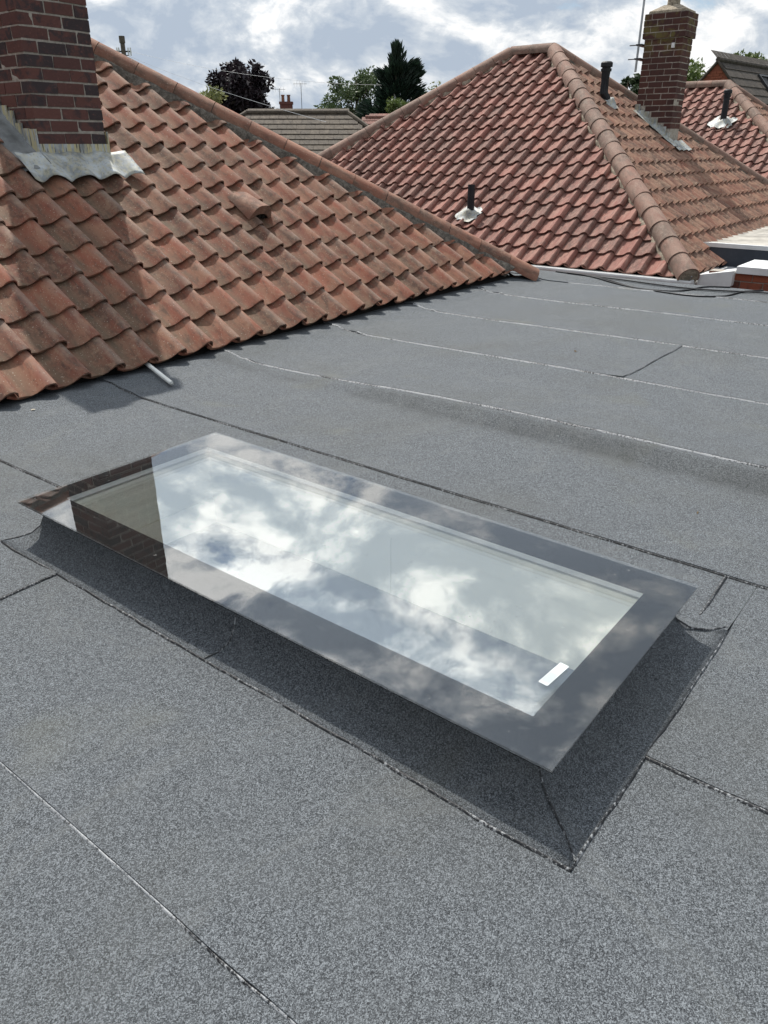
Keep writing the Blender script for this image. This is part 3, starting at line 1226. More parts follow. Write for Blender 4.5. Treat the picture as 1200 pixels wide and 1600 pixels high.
for i in range(13):
    for j in range(4):
        a = i * 5 + j
        fs.append((a, a + 5, a + 6, a + 1))
put('lead_apron', make_mesh('lead_apron', vs, fs, True), chB, M['lead'])
vs, fs = [], []
for i in range(18):
    y = 4.20 + i * 0.04
    for j, x in enumerate((11.93, 11.98, 12.03, 12.075)):
        vs.append(mside.at(x - NX + 0.01 * nz(i * .4, j), (y - NY) / C35, 0.083 + 0.006 * nz(i * 0.5, j * 1.3) + 0.02 * (j == 3)))
for i in range(17):
    for j in range(3):
        a = i * 4 + j
        fs.append((a, a + 1, a + 5, a + 4))
put('lead_soaker', make_mesh('lead_soaker', vs, fs, True), chB, M['lead'])
m = MB()
m.box(12.05, 12.079, 4.40, 4.44, 2.42, 2.48)
m.build('cable_box', M['white'], chB)

# aerial mast strapped to that chimney
am = thing('aerial_mast', 'thin metal aerial mast strapped to the slim brick chimney', 'aerial', (12.03, 4.86, 2.3))
m = MB()
m.tube([(12.03, 4.90, 2.15), (12.03, 4.90, 4.2)], 0.016, 8)
m.build('mast', M['galv'], am)
for z in (2.30, 2.47):
    m = MB()
    m.box(12.0, 12.30, 4.845, 4.93, z, z + 0.02)
    m.tube([(12.03, 4.88, z + .01), (12.03, 5.03, z + .01)], 0.008, 6)
    m.build('bracket', M['dark_metal'], am)
m = MB()
m.tube([(12.03, 4.98, 4.0), (12.03, 4.1, 4.0)], 0.012, 6)
for k in range(7):
    m.tube([(11.85, 4.2 + k * .1, 4.0), (12.21, 4.2 + k * .1, 4.0)], 0.006, 5)
m.build('aerial_array', M['galv'], am)

# gutter, fascia
m = MB()


def gutter(mb, a, b, out, w=0.10, d=0.075):
    a, b, out = Vector(a), Vector(b), Vector(out)
    prof = [(0.0, 0.0), (0.0, -0.02), (0.012, -d * 0.8), (0.035, -d), (0.07, -d), (0.092, -d * .75), (w, -0.02), (w, 0.006), (w - 0.010, 0.006), (w - 0.012, -0.02), (0.085, -d * .68), (0.066, -d + .008), (0.036, -d + .008)]
    vs = [p + out * u + Vector((0, 0, v)) for p in (a, b) for u, v in prof]
    n = len(prof)
    fs = [(i, (i + 1), n + i + 1, n + i) for i in range(n - 1)]
    mb.add(vs, fs)


gutter(m, (NX - 0.01, NY - 0.10, NZ - 0.01), (NX - 0.01, NY + 7.8, NZ - 0.01), (-1, 0, 0))
m.build('gutter', M['white'], mid, True)
m = MB()
gutter(m, (NX - 0.11, NY + 0.01, NZ - 0.01), (NX + 1.15, NY + 0.01, NZ - 0.01), (0, -1, 0))
m.build('gutter', M['white'], mid, True)
box('fascia_board', NX, NX + 0.02, NY + 0.03, NY + 7.7, NZ - 0.21, NZ - 0.012, M['white'], mid)
box('fascia_board', NX + 0.0, NX + 1.15, NY + 0.0, NY + 0.028, NZ - 0.17, NZ - 0.013, M['white'], mid)
m = MB()
m.add([(8.26, 2.10, 0.085), (8.26, 2.43, 0.02), (8.26, 2.43, -0.13), (8.26, 2.33, -0.15), (8.26, 2.10, -0.06),
       (8.55, 2.10, 0.085), (8.55, 2.43, 0.02), (8.55, 2.43, -0.13), (8.55, 2.33, -0.15), (8.55, 2.10, -0.06)],
      [(0, 1, 2, 3, 4), (9, 8, 7, 6, 5), (0, 5, 6, 1), (1, 6, 7, 2), (2, 7, 8, 3), (3, 8, 9, 4), (4, 9, 5, 0)])
m.build('soffit_box', M['white'], mid)

# low brick wall beside it with white capping, and the felted extension behind
bw = thing('brick_wall', 'low orange brick wall with white capping at the right edge', 'wall', (8.4, 1.0, GZ))
core = box('wall_core', 8.358, 8.52, -2.0, 2.36, GZ, 0.058, M['mortar'], bw)
br = brick_meshes(0.10, 0.205, 0.065)
for me in br:
    me.materials.append(M['brick_bright'])
for j in range(9):
    z = 0.060 - 0.073 - j * 0.075
    for i in range(10):
        y = 2.36 - 0.215 * i - (0.1075 if j % 2 else 0) - 0.205
        if y > -0.2:
            put('brick', br[(i + j) % 3], core, None, Matrix.Translation((8.35 + random.uniform(-.002, .002), y, z)))
m = MB()
m.box(8.31, 8.95, -2.0, 2.09, 0.060, 0.125)
m.build('capping', M['white'], bw)
ex = thing('extension_roof', 'low extension roof of pale stained boards behind the white capping', 'roof', (11, 1.5, GZ))
box('roof_board', 9.56, 13.2, -3.0, 2.83, 0.12, 0.195, M['ply'], ex)
box('edge_strip', 9.50, 9.555, -3.0, 2.83, 0.16, 0.205, M['white'], ex)
box('upstand', 9.505, 9.556, -3.0, 2.83, -0.10, 0.158, M['fascia_dark'], ex)
box('gutter_felt', 8.96, 9.50, -3.0, 2.50, -0.12, -0.03, M['fascia_dark'], ex)
box('wall', 9.6, 13.1, -2.9, 2.75, GZ, 0.11, M['brick_bright'], ex)

# ================================================================== THIRD HOUSE
far3, f3roof, f3front, f3side, A3, B3 = hipped_house('hipped_house', 'farther hipped pantile house seen right of the slim chimney', 15.56, 2.18, -0.11, 3.51, 0.95, (M['tile_mid'], M['ridge_mid']), 230, None, 0.32, 18, 0.06)
p3 = None
d3 = None
x_, s_, _ = f3front.inv((18.0, 5.34, 1.60))
far_vent = lead_slate(f3front, x_, s_, 0.52, 0.40, far3, 0.06, 0.62, cap=True)


# ================================================================== FELTED FLAT ROOF
def deck_z(u, v):
    a = 0.052 * sm(3.4, 1.6, v) + 0.006
    z = a * sm(2.995, 3.06, u) * (1 - 0.7 * sm(3.12, 3.85, u))
    if u < 7.2:
        z += 0.035 * sm(3.44 + 0.03 * nz(u * 1.5, 0.3) + 0.02 * u * 0.7, 3.66 + 0.02 * u * 0.7, v)
    z += 0.032 * sm(7.14, 7.34, u)
    z += 0.0035 * nz(u * 1.1, v * 1.1) + 0.0018 * nz(u * 4.0, v * 3.0, 2.0)
    z += 0.018 * math.exp(-((v - 3.50 - 0.05 * nz(u * 0.9, 8.0)) / 0.032) ** 2) * (0.65 + 0.45 * nz(u * 2.1, 4.4)) * (u < 7)
    return z - 0.003


flat = thing('flat_roof', 'flat roof laid with overlapping sheets of dark grey mineral felt', 'flat roof', (2, 1, GZ))
SEAMS = [-2.9, -0.45, 0.465, 1.345, 2.25, 3.105, 4.125, 5.115, 6.12, 7.09, 7.48]
T = 0.0075


def wob(u0, v):
    return u0 + 0.006 * nz(v * 1.3, u0 * 3) + 0.0035 * nz(v * 6.0, u0) + 0.0015 * nz(v * 25.0, u0)


def sheet(u0, u1, v0, v1, lift_v=0.0):
    """felt sheet over u0..u1 with its u0 edge lapped on top of the neighbour"""
    du = 0.05 if u0 > -1 else 0.2
    us = [0, 0.004, 0.03, 0.06, 0.10]
    w = u1 - u0 + (0.07 if u1 < 7.4 else 0.0)
    x = 0.15
    while x < w - 0.02:
        us.append(x)
        x += du
    us.append(w)
    nv = max(3, int((v1 - v0) / 0.08))
    vs, fs = [], []
    for i in range(nv + 1):
        v = v0 + (v1 - v0) * i / nv
        e_ = wob(u0, v) - u0
        for k, a in enumerate(us):
            u = u0 + a + e_ * max(0, 1 - a / 0.3)
            lap = T * max(0.0, 1 - a / 0.11)
            tail = -0.002 if a > w - 0.03 and u1 < 7.4 else 0.0
            end = lift_v * max(0.0, 1 - (v - v0) / 0.11)
            vs.append((u, v + (0.006 * nz(u * 5, v0) if i == 0 and lift_v else 0), deck_z(u, v) + lap + tail + end + (0.0007 * (1.4 + nz(v * 9, u0)) if a < 0.05 else 0)))
    n = len(us)
    for i in range(nv):
        for k in range(n - 1):
            a = i * n + k
            fs.append((a, a + 1, a + n + 1, a + n))
    for idx in [[i * n for i in range(nv + 1)]] + ([list(range(n - 1, -1, -1))] if lift_v else []):   # thickness of the lapped edges
        b = len(vs)
        for q in idx:
            vs.append(vs[q])
        c = len(vs)
        for q in idx:
            p = vs[q]
            vs.append((p[0] + 0.0005, p[1] + 0.0005, p[2] - T - 0.002))
        for i in range(len(idx) - 1):
            fs.append((b + i, b + i + 1, c + i + 1, c + i))
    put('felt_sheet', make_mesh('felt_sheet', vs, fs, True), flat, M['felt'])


V0, V1 = -3.0, 3.98
for a, b in zip(SEAMS, SEAMS[1:]):
    cuts = {0.465: [2.06], 4.125: [1.53], 1.345: [], }.get(a, [])
    if a == 1.345:
        sheet(a, b, V0, 0.33)
        sheet(a, b, 2.404, V1)
        sheet(1.94, b, 0.331, 2.403)
        continue
    if a == 0.465:
        sheet(a, b, V0, 0.345)
        sheet(a, 0.95, 0.3451, 2.11)
        sheet(a, 0.95, 2.06, 2.3899, T)
        sheet(a, b, 2.39, V1)
        continue
    lo = V0
    for c in cuts:
        sheet(a, b, lo, c + 0.05)
        sheet(a, b, c, V1, T)
        lo = None
    if lo is not None:
        sheet(a, b, V0, V1)
# structure below the felt
box('roof_edge', -2.9, 7.50, V0, V1, -0.28, -0.20, M['fascia_dark'], flat)
m = MB()
m.box(-2.8, 1.10, -2.9, 3.9, GZ, -0.19)


def bead(pts, w0=0.003, w1=0.008, lift=0.0, name='bitumen_bead', mat='bitumen'):
    """irregular line of bitumen squeezed out along a seam"""
    vs, fs = [], []
    P = []
    for (a, b) in zip(pts, pts[1:]):
        a, b = Vector(a), Vector(b)
        k = max(1, int((b - a).length / 0.018))
        for i in range(k):
            P.append(a.lerp(b, i / k))
    P.append(Vector(pts[-1]))
    for i, p in enumerate(P):
        d = (P[min(i + 1, len(P) - 1)] - P[max(i - 1, 0)])
        d.z = 0
        d.normalize()
        q = Vector((-d.y, d.x, 0))
        r1 = w0 + (w1 - w0) * (0.5 + 0.5 * nz(i * 0.19, p.x * 7, p.y)) * (0.6 + 0.6 * abs(nz(i * 0.6, p.y)))
        r2 = w0 + (w1 - w0) * (0.5 + 0.5 * nz(i * 0.17, p.y * 5, 9 + p.x)) * (0.6 + 0.6 * abs(nz(i * 0.5, 4 + p.y)))
        hgt = 0.35 * (r1 + r2) * 0.7 + 0.0015
        side = q * (0.0015 * nz(i * 0.35, 3.0))
        for off, z in ((-r1, -0.003), (-r1 * .55, hgt * .75), (0, hgt), (r2 * .55, hgt * .75), (r2, -0.003)):
            vs.append(p + q * off + side + Vector((0, 0, z + lift)))
    for i in range(len(P) - 1):
        for k in range(4):
            a = i * 5 + k
            fs.append((a, a + 5, a + 6, a + 1))
    put(name, make_mesh(name, vs, fs, True), flat, M[mat])


def seam_line(u0, va, vb, **kw):
    k = max(2, int(abs(vb - va) / 0.04))
    bead([(wob(u0, v) - 0.001, v, deck_z(wob(u0, v), v) + T * 0.35) for v in [va + (vb - va) * i / k for i in range(k + 1)]], **kw)


for u in SEAMS[1:-1]:
    if u == 1.345:
        seam_line(u, -2.9, 0.33)
        seam_line(u, 2.41, 3.75)
    else:
        seam_line(u, -2.9, 3.72 if u < 7 else 3.3, w0=0.0015 if u < 3 else 0.003, w1=0.0055 if u < 3 else 0.010, mat='bitumen_pale' if u == 0.465 or u > 3 else 'bitumen')


def cross_line(v, ua, ub):
    k = max(2, int((ub - ua) / 0.04))
    bead([(u, v + 0.006 * nz(u * 5, v), deck_z(u, v) + T * 0.4) for u in [ua + (ub - ua) * i / k for i in range(k + 1)]])


cross_line(2.06, 0.47, 0.97)
cross_line(1.53, 4.13, 5.11)
cross_line(0.418, 1.97, 2.245)

# felted kerb round the skylight: four mitred pieces
GU0, GU1, GV0, GV1 = 1.031, 1.872, 0.412, 2.347         # glass outline
KU0, KU1, KV0, KV1 = 1.085, 1.820, 0.465, 2.292         # kerb wall
FU0, FU1, FV0, FV1 = 0.975, 1.946, 0.330, 2.404         # foot of the felt
PROF = [(0.0, 0.128), (0.004, 0.085), (0.016, 0.052), (0.04, 0.027), (0.075, 0.013), (1.0, 0.0065), (1.0, -0.003)]


def kerb_side(ka, kb, fa, fb, joints=()):
    """ka-kb wall ends, fa-fb foot ends in plan"""
    ka, kb, fa, fb = [Vector((p[0], p[1], 0)) for p in (ka, kb, fa, fb)]
    L = (kb - ka).length
    k = max(8, int(L / 0.03))
    vs, fs = [], []
    n = len(PROF)
    for i in range(k + 1):
        t_ = i / k
        a, f_ = ka.lerp(kb, t_), fa.lerp(fb, t_)
        wd = (f_ - a).length
        for j, (d, z) in enumerate(PROF):
            r_ = min(1.0, d / 0.11) if d < 1.0 else 1.0
            p = a.lerp(f_, r_)
            if d >= 1.0:
                p = p + (f_ - a).normalized() * (0.006 * nz(p.x * 5, p.y * 5) + 0.003 * nz(p.x * 21, p.y * 21))
            zz = z + 0.0025 * nz(p.x * 11, p.y * 11, j) + (deck_z(p.x, p.y) if d >= 0.04 else 0)
            vs.append((p.x, p.y, zz))
    for i in range(k):
        for j in range(n - 1):
            q = i * n + j
            fs.append((q, q + n, q + n + 1, q + 1))
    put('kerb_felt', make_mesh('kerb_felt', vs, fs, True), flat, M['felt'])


kerb_side((KU0, KV1), (KU0, 1.35), (FU0, FV1), (FU0, 1.35))
kerb_side((KU0, 1.35), (KU0, KV0), (FU0, 1.35), (FU0, FV0))
kerb_side((KU0, KV0), (KU1, KV0), (FU0, FV0), (FU1, FV0))
kerb_side((KU1, KV0), (KU1, KV1), (FU1, FV0), (FU1, FV1))
kerb_side((KU1, KV1), (KU0, KV1), (FU1, FV1), (FU0, FV1))


def foot_line(a, b):
    a, b = Vector(a), Vector(b)
    k = int((b - a).length / 0.04)
    d = (b - a).normalized()
    q = Vector((d.y, -d.x))
    pts = []
    for i in range(k + 1):
        p = a.lerp(b, i / k)
        w = 0.006 * nz(p.x * 5, p.y * 5) + 0.003 * nz(p.x * 21, p.y * 21)
        p = p + q * w
        pts.append((p.x, p.y, deck_z(p.x, p.y) + 0.003))
    bead(pts, 0.002, 0.007)


foot_line((FU0, FV1), (FU0, FV0))
foot_line((FU0, FV0), (FU1, FV0))


def mitre(a, f_, jog=0.0):
    a, f_ = Vector(a), Vector(f_)
    pts = []
    q = Vector((-(f_ - a).y, (f_ - a).x)).normalized()
    for i, (d, z) in enumerate(PROF[:-1]):
        r_ = min(1.0, d / 0.11)
        p = a.lerp(f_, r_) + q * jog * math.sin(r_ * math.pi)
        pts.append((p.x, p.y, z + 0.001 + (deck_z(p.x, p.y) if d >= 0.04 else 0)))
    bead(pts, 0.0015, 0.004)


mitre((KU0, KV0), (FU0 + 0.02, FV0), 0.012)
mitre((KU0, KV1), (FU0, FV1), -0.006)
mitre((KU1, KV0 + 0.0), (FU1 + 0.015, FV0 + 0.005), -0.018)
mitre((KU0, 1.35), (FU0, 1.36), 0.016)

# ================================================================== SKYLIGHT
sk = thing('skylight', 'flat rooflight with black bordered glass reflecting clouds, set in the grey felt', 'skylight', ((GU0 + GU1) / 2, (GV0 + GV1) / 2, 0))
GT = 0.150
IU0, IU1, IV0, IV1 = 1.150, 1.757, 0.515, 2.255         # clear opening
m = MB()
m.box(GU0, GU1, GV0, GV1, GT - 0.006, GT)
m.build('glass_pane', M['glass'], sk)
m = MB()
z0, z1 = GT - 0.0085, GT - 0.0068
m.box(GU0 + .001, IU0, GV0 + .001, GV1 - .001, z0, z1)
m.box(IU1, GU1 - .001, GV0 + .001, GV1 - .001, z0, z1)
m.box(IU0 + .0001, IU1 - .0001, GV0 + .001, IV0, z0, z1)
m.box(IU0 + .0001, IU1 - .0001, IV1, GV1 - .001, z0, z1)
m.build('black_border', M['border'], sk)
# inner pane of the sealed unit and its spacer
m = MB()
m.box(IU0 - .03, IU1 + .03, IV0 - .03, IV1 + .03, GT - 0.034, GT - 0.028)
m.build('inner_pane', M['glass_clear'], sk)


def ring(name, mat, a, z0, z1, w, parent, dz=0.0):
    m = MB()
    x0, x1, y0, y1 = IU0 - a, IU1 + a, IV0 - a, IV1 + a
    m.box(x0 - w, x0, y0 - w, y1 + w, z0, z1)
    m.box(x1, x1 + w, y0 - w, y1 + w, z0, z1)
    m.box(x0 + .0005, x1 - .0005, y0 - w, y0, z0, z1)
    m.box(x0 + .0005, x1 - .0005, y1, y1 + w, z0, z1)
    return m.build(name, mat, parent)


ring('spacer_bar', M['spacer'], 0.004, GT - 0.0275, GT - 0.009, 0.012, sk)
ring('frame', M['dark_metal'], 0.030, 0.112, GT - 0.009, 0.035, sk)
m = MB()
ex_ = 0.032
for x0, x1, y0, y1 in ((GU0 + ex_, GU0 + .050, GV0 + ex_, GV1 - ex_), (GU1 - .050, GU1 - ex_, GV0 + ex_, GV1 - ex_),
                       (GU0 + .0505, GU1 - .0505, GV0 + ex_, GV0 + .050), (GU0 + .0505, GU1 - .0505, GV1 - .050, GV1 - ex_)):
    m.box(x0, x1, y0, y1, 0.110, 0.1412)
m.build('edge_strip', M['black'], sk)  # black ring added to deepen the shadow gap under the glass edge
ring('reveal_lining', M['cream'], 0.006, 0.03, 0.114, 0.024, sk)
for nm, (x0, x1, y0, y1) in {'reveal_board': (IU0 - .05, IU0 - .022, IV0 - .05, IV1 + .05)}.items():
    pass
box('reveal_board', IU1 + .010, IU1 + .034, IV0 - .03, 1.36, -0.19, 0.028, M['cream'], sk)
box('reveal_board', IU1 + .010, IU1 + .034, 1.363, IV1 + .03, -0.19, 0.028, M['cream'], sk)
box('reveal_board', IU0 - .034, IU0 - .010, IV0 - .03, IV1 + .03, -0.19, 0.028, M['cream'], sk)
box('reveal_board', IU0 - .009, IU1 + .009, IV0 - .034, IV0 - .010, -0.19, 0.028, M['cream'], sk)
box('reveal_board', IU0 - .009, IU1 + .009, IV1 + .010, IV1 + .034, -0.19, -0.082, M['cream'], sk)
box('reveal_board', IU0 - .009, IU1 + .009, IV1 + .014, IV1 + .034, -0.078, 0.028, M['cream'], sk)
# sticker on the glass
st = thing('glass_sticker', 'small white paper sticker near the lower corner of the rooflight glass', 'sticker', (1.29, 0.54, GT))
sx = Vector((1.338 - 1.2475, 0.5365 - 0.5435, 0))
sxx = sx.normalized()
syy = Vector((-sxx.y, sxx.x, 0))
smw = Matrix.Identity(4)
for i, a in enumerate((sxx, syy, Vector((0, 0, 1)))):
    for r in range(3):
        smw[r][i] = a[r]
smw.translation = Vector((1.2475, 0.5335, GT + 0.0004))
m = MB()
m.box(0, 0.092, 0, 0.0225, 0, 0.0005, smw)
m.build('sticker_sheet', M['paper'], st)
m = MB()
for r_ in range(5):
    yy = 0.003 + r_ * 0.0038
    x = 0.008
    while x < 0.046:
        w = random.uniform(0.002, 0.006)
        m.box(x, x + w, yy, yy + 0.0011, 0.0007, 0.0009, smw)
        x += w + 0.0012
m.box(0.055, 0.0555, 0.002, 0.0205, 0.0007, 0.0009, smw)
m.build('sticker_print', M['ink'], st)

# room below, seen through the glass
m = MB()
rx0, rx1, ry0, ry1, rz0, rz1 = 0.90, 2.55, 0.15, 2.75, -2.35, -0.19
m.add([(rx0, ry0, rz0), (rx1, ry0, rz0), (rx1, ry1, rz0), (rx0, ry1, rz0)], [(0, 1, 2, 3)])
o = m.build('room_floor', M['floor'])
tag(o, 'grey screed floor of the room under the rooflight', None, kind='structure')
m = MB()
m.add([(rx0, ry0, rz0), (rx1, ry0, rz0), (rx1, ry1, rz0), (rx0, ry1, rz0), (rx0, ry0, rz1), (rx1, ry0, rz1), (rx1, ry1, rz1), (rx0, ry1, rz1)],
      [(0, 4, 5, 1), (1, 5, 6, 2), (2, 6, 7, 3), (3, 7, 4, 0)])
o = m.build('room_wall', M['cream'])
tag(o, 'cream plaster walls of the room under the rooflight', None, kind='structure')
m = MB()
z = rz1 - 0.001
hx0, hx1, hy0, hy1 = IU0 - .008, IU1 + .008, IV0 - .008, IV1 + .008
m.box(rx0, hx0 - .03, ry0, ry1, z, z + 0.01)
m.box(hx1 + .03, rx1, ry0, ry1, z, z + 0.01)
m.box(hx0 - .03, hx1 + .03, ry0, hy0 - .03, z, z + 0.01)
m.box(hx0 - .03, hx1 + .03, hy1 + .03, ry1, z, z + 0.01)
o = m.build('room_ceiling', M['cream'])
tag(o, 'cream ceiling round the rooflight shaft', None, kind='structure')

# outer walls of the flat-roofed building
m = MB()
for x0, x1, y0, y1 in ((-2.8, 7.4, -2.9, -2.65), (-2.8, -2.55, -2.64, 3.9), (7.15, 7.4, -2.64, 3.9), (-2.54, 7.14, 3.68, 3.9)):
    m.box(x0, x1, y0, y1, GZ, -0.285)
m.build('wall', M['brick_bright'], flat)

# ================================================================== SMALL THINGS ON THE ROOF
m = MB()
a, b = Vector((2.555, 3.78, 0.070)), Vector((2.475, 3.435, 0.022))
m.tube([b.lerp(a, -0.0), a], 0.0125, 14, cap=False)
m.tube([b.lerp(a, 0.12), b, b], [0.010, 0.010, 0.0125], 14, cap=False)
pp = m.build('plastic_pipe', M['pipe_white'], None, True)
tag(pp, 'short white plastic pipe poking out from under the eave tiles', 'pipe')


def cable(pts, label, r=0.007):
    P = [Vector(p) for p in pts]
    out = []
    for i in range(len(P) - 1):
        p0, p1, p2, p3 = P[max(i - 1, 0)], P[i], P[i + 1], P[min(i + 2, len(P) - 1)]
        for k in range(8):
            t_ = k / 8
            out.append(0.5 * ((2 * p1) + (p2 - p0) * t_ + (2 * p0 - 5 * p1 + 4 * p2 - p3) * t_ ** 2 + (3 * p1 - p0 - 3 * p2 + p3) * t_ ** 3))
    out.append(P[-1])
    out = [(p.x, p.y, deck_z(p.x, p.y) + r + p.z) for p in out]
    m = MB()
    m.tube(out, r, 6)
    tag(m.build('cable', M['black'], None, True), label, 'cable', 'black cables on the far felt')


cable([(7.46, 3.62, 0), (7.40, 3.30, 0), (7.25, 2.95, 0), (7.12, 2.55, 0), (7.02, 2.15, 0), (7.08, 1.92, 0), (7.30, 1.75, 0), (7.46, 1.62, 0)], 'black cable in the widest loop, nearest on the far felt')
cable([(7.44, 3.40, 0), (7.34, 3.10, 0), (7.16, 2.66, 0), (7.13, 2.40, 0), (7.24, 2.18, 0), (7.40, 2.06, 0), (7.46, 1.90, 0)], 'black cable in the shorter loop along the far felt edge')
cable([(7.43, 3.48, 0.004), (7.37, 3.16, 0.004), (7.30, 2.72, 0.004), (7.26, 2.30, 0.004), (7.27, 1.90, 0.004), (7.33, 1.50, 0.004), (7.40, 0.9, 0.004)], 'nearly straight black cable along the foot of the white gutter')


def flake(name, label, cat, u, v, l, w, mat, h=0.004, rot=0.0):
    k = 9
    vs = []
    for i in range(k):
        a = 2 * math.pi * i / k
        x, y = math.cos(a) * l * random.uniform(.75, 1.1), math.sin(a) * w * random.uniform(.75, 1.1)
        vs.append((u + x * math.cos(rot) - y * math.sin(rot), v + x * math.sin(rot) + y * math.cos(rot), deck_z(u, v) + 0.001 + h * random.uniform(0.0, 0.5)))
    vs.append((u, v, deck_z(u, v) + h + 0.002))
    fs = [(i, (i + 1) % k, k) for i in range(k)]
    o = put(name, make_mesh(name, vs, fs), None, mat)
    tag(o, label, cat)


flake('mortar_flake', 'pale flake lying on the felt below the left eave', 'debris', 1.76, 3.60, 0.012, 0.008, M['stone'])
flake('dry_leaf', 'dark dry leaf on the felt between two far seams', 'leaf', 4.55, 2.02, 0.020, 0.008, M['debris'], 0.006, 0.6)
flake('twig_scrap', 'tiny dark scrap on the felt at right near the low ridge', 'debris', 2.66, 0.64, 0.014, 0.003, M['debris'], 0.003, 0.2)

# ================================================================== BACKGROUND HOUSES


def gable_roof_rows(name_parent, slope, x0, x1, s1, gauge, mat, planes, tile_w, name):
    """thin flat tiles laid in rows, joined into one mesh"""
    m = MB()
    tint = []
    rows = int(s1 / gauge) + 1
    for j in range(rows):
        s = j * gauge
        x = x0 + (0.5 * tile_w if j % 2 else 0)
        while x < x1:
            ok = all(a * (x + tile_w / 2) + b * (s + gauge / 2) <= c for a, b, c in planes)
            if ok:
                dz = random.uniform(0, 0.006)
                mw = slope.mat(x, s)
                g = gauge * 1.2
                v = [mw @ Vector(p) for p in ((0.004, 0, .03 + dz), (tile_w - .004, 0, .03 + dz), (tile_w - .004, g, .004), (0.004, g, .004), (0.004, 0.002, .008), (tile_w - .004, 0.002, .008))]
                m.add(v, [(0, 1, 2, 3), (1, 0, 4, 5)])
                tint += [random.random()] * 2
            x += tile_w
    o = m.build(name, mat, name_parent)
    at = o.data.attributes.new('tile_rnd', 'FLOAT', 'FACE')
    at.data.foreach_set('value', tint)
    o['kind'] = 'stuff'
    return o


# brown-roofed bungalow between the two red roofs
bh = thing('brown_roofed_house', 'bungalow with a dull brown tiled roof between the two red roofs', 'house', (22, 21.3, GZ))
rd = Vector((23.1 - 20.93, 19.92 - 22.70, 0)).normalized()      # along its ridge, to the right
P0 = Vector((20.93, 22.70, 2.25))
P1 = Vector((23.15, 19.86, 2.25))
upx = Vector((0, 0, 1)).cross(rd)                                # horizontal, up the slope (away from the camera)
run = 4.6
t35 = math.tan(R(33))
eave0 = P0 - upx * run - rd * run + Vector((0, 0, -run * t35))
wid = (P1 - P0).length + 2 * run
bs = Slope(eave0, rd, 33.0)
Ls = run / math.cos(R(33))
cb = math.cos(R(33))
m = MB()
q = [eave0, eave0 + rd * wid, P1, P0, P1 + upx * run + rd * run + Vector((0, 0, -run * t35)), P0 + upx * run - rd * run + Vector((0, 0, -run * t35))]
m.add([p + Vector((0, 0, -.02)) for p in q], [(0, 1, 2, 3), (1, 4, 2), (4, 5, 3, 2), (5, 0, 3)])
br_ = m.build('roof', M['brown_tile'], bh)
gable_roof_rows(br_, bs, 0.0, wid, Ls, 0.30, M['brown_tile'], [(1, cb, wid), (-1, cb, 0.0)], 0.33, 'plain_tiles')
m = MB()
m.tube([P0 + Vector((0, 0, .02)), P1 + Vector((0, 0, .02))], 0.09, 8)
m.tube([P0 + Vector((0, 0, .02)), eave0 + Vector((0, 0, .02))], 0.08, 8)
m.tube([P1 + Vector((0, 0, .02)), eave0 + rd * wid + Vector((0, 0, .02))], 0.08, 8)
m.tube([P1 + Vector((0, 0, .02)), q[4] + Vector((0, 0, .02))], 0.08, 8)
m.build('ridge_capping', M['brown_tile'], br_)
m = MB()
mw = Matrix.Identity(4)
for i, a in enumerate((rd, upx, Vector((0, 0, 1)))):
    for r in range(3):
        mw[r][i] = a[r]
mw.translation = Vector((eave0.x, eave0.y, GZ))
m.box(0.4, wid - 0.4, 0.4, 2 * run - 0.4, 0, eave0.z - GZ - 0.05, mw)
m.build('wall', M['brick_bright'], bh)


def small_house(name, label, cx, cy, ridge_z, half_w, half_l, rot, mat, chimney=None):
    h = thing(name, label, 'house', (cx, cy, GZ))
    mw = Matrix.Translation((cx, cy, 0)) @ Matrix.Rotation(rot, 4, 'Z')
    ev = ridge_z - half_w * math.tan(R(35))
    m = MB()
    lr = max(0.3, half_l - half_w)
    v = [(-half_l, -half_w, ev), (half_l, -half_w, ev), (half_l, half_w, ev), (-half_l, half_w, ev), (-lr, 0, ridge_z), (lr, 0, ridge_z)]
    m.add([mw @ Vector(p) for p in v], [(0, 1, 5, 4), (1, 2, 5), (2, 3, 4, 5), (3, 0, 4)])
    r_ = m.build('roof', mat, h)
    m = MB()
    m.box(-half_l + .3, half_l - .3, -half_w + .3, half_w - .3, GZ, ev - .03, mw)
    m.build('wall', M['brick_bright'], h)
    for s_ in (-1, 1):
        sl_ = Slope(mw @ Vector((-half_l * -s_ if s_ < 0 else -half_l, -half_w * s_, ev)), (mw.to_3x3() @ Vector((s_, 0, 0))))
        gable_roof_rows(r_, sl_, 0, 2 * half_l, half_w / C35, 0.30, mat, [(1, C35, 2 * half_l), (-1, C35, 0)], 0.25, 'plain_tiles')
    m = MB()
    m.tube([mw @ Vector((-lr, 0, ridge_z + .02)), mw @ Vector((lr, 0, ridge_z + .02))], 0.10, 8)
    m.build('ridge_capping', mat, r_)
    return h, mw


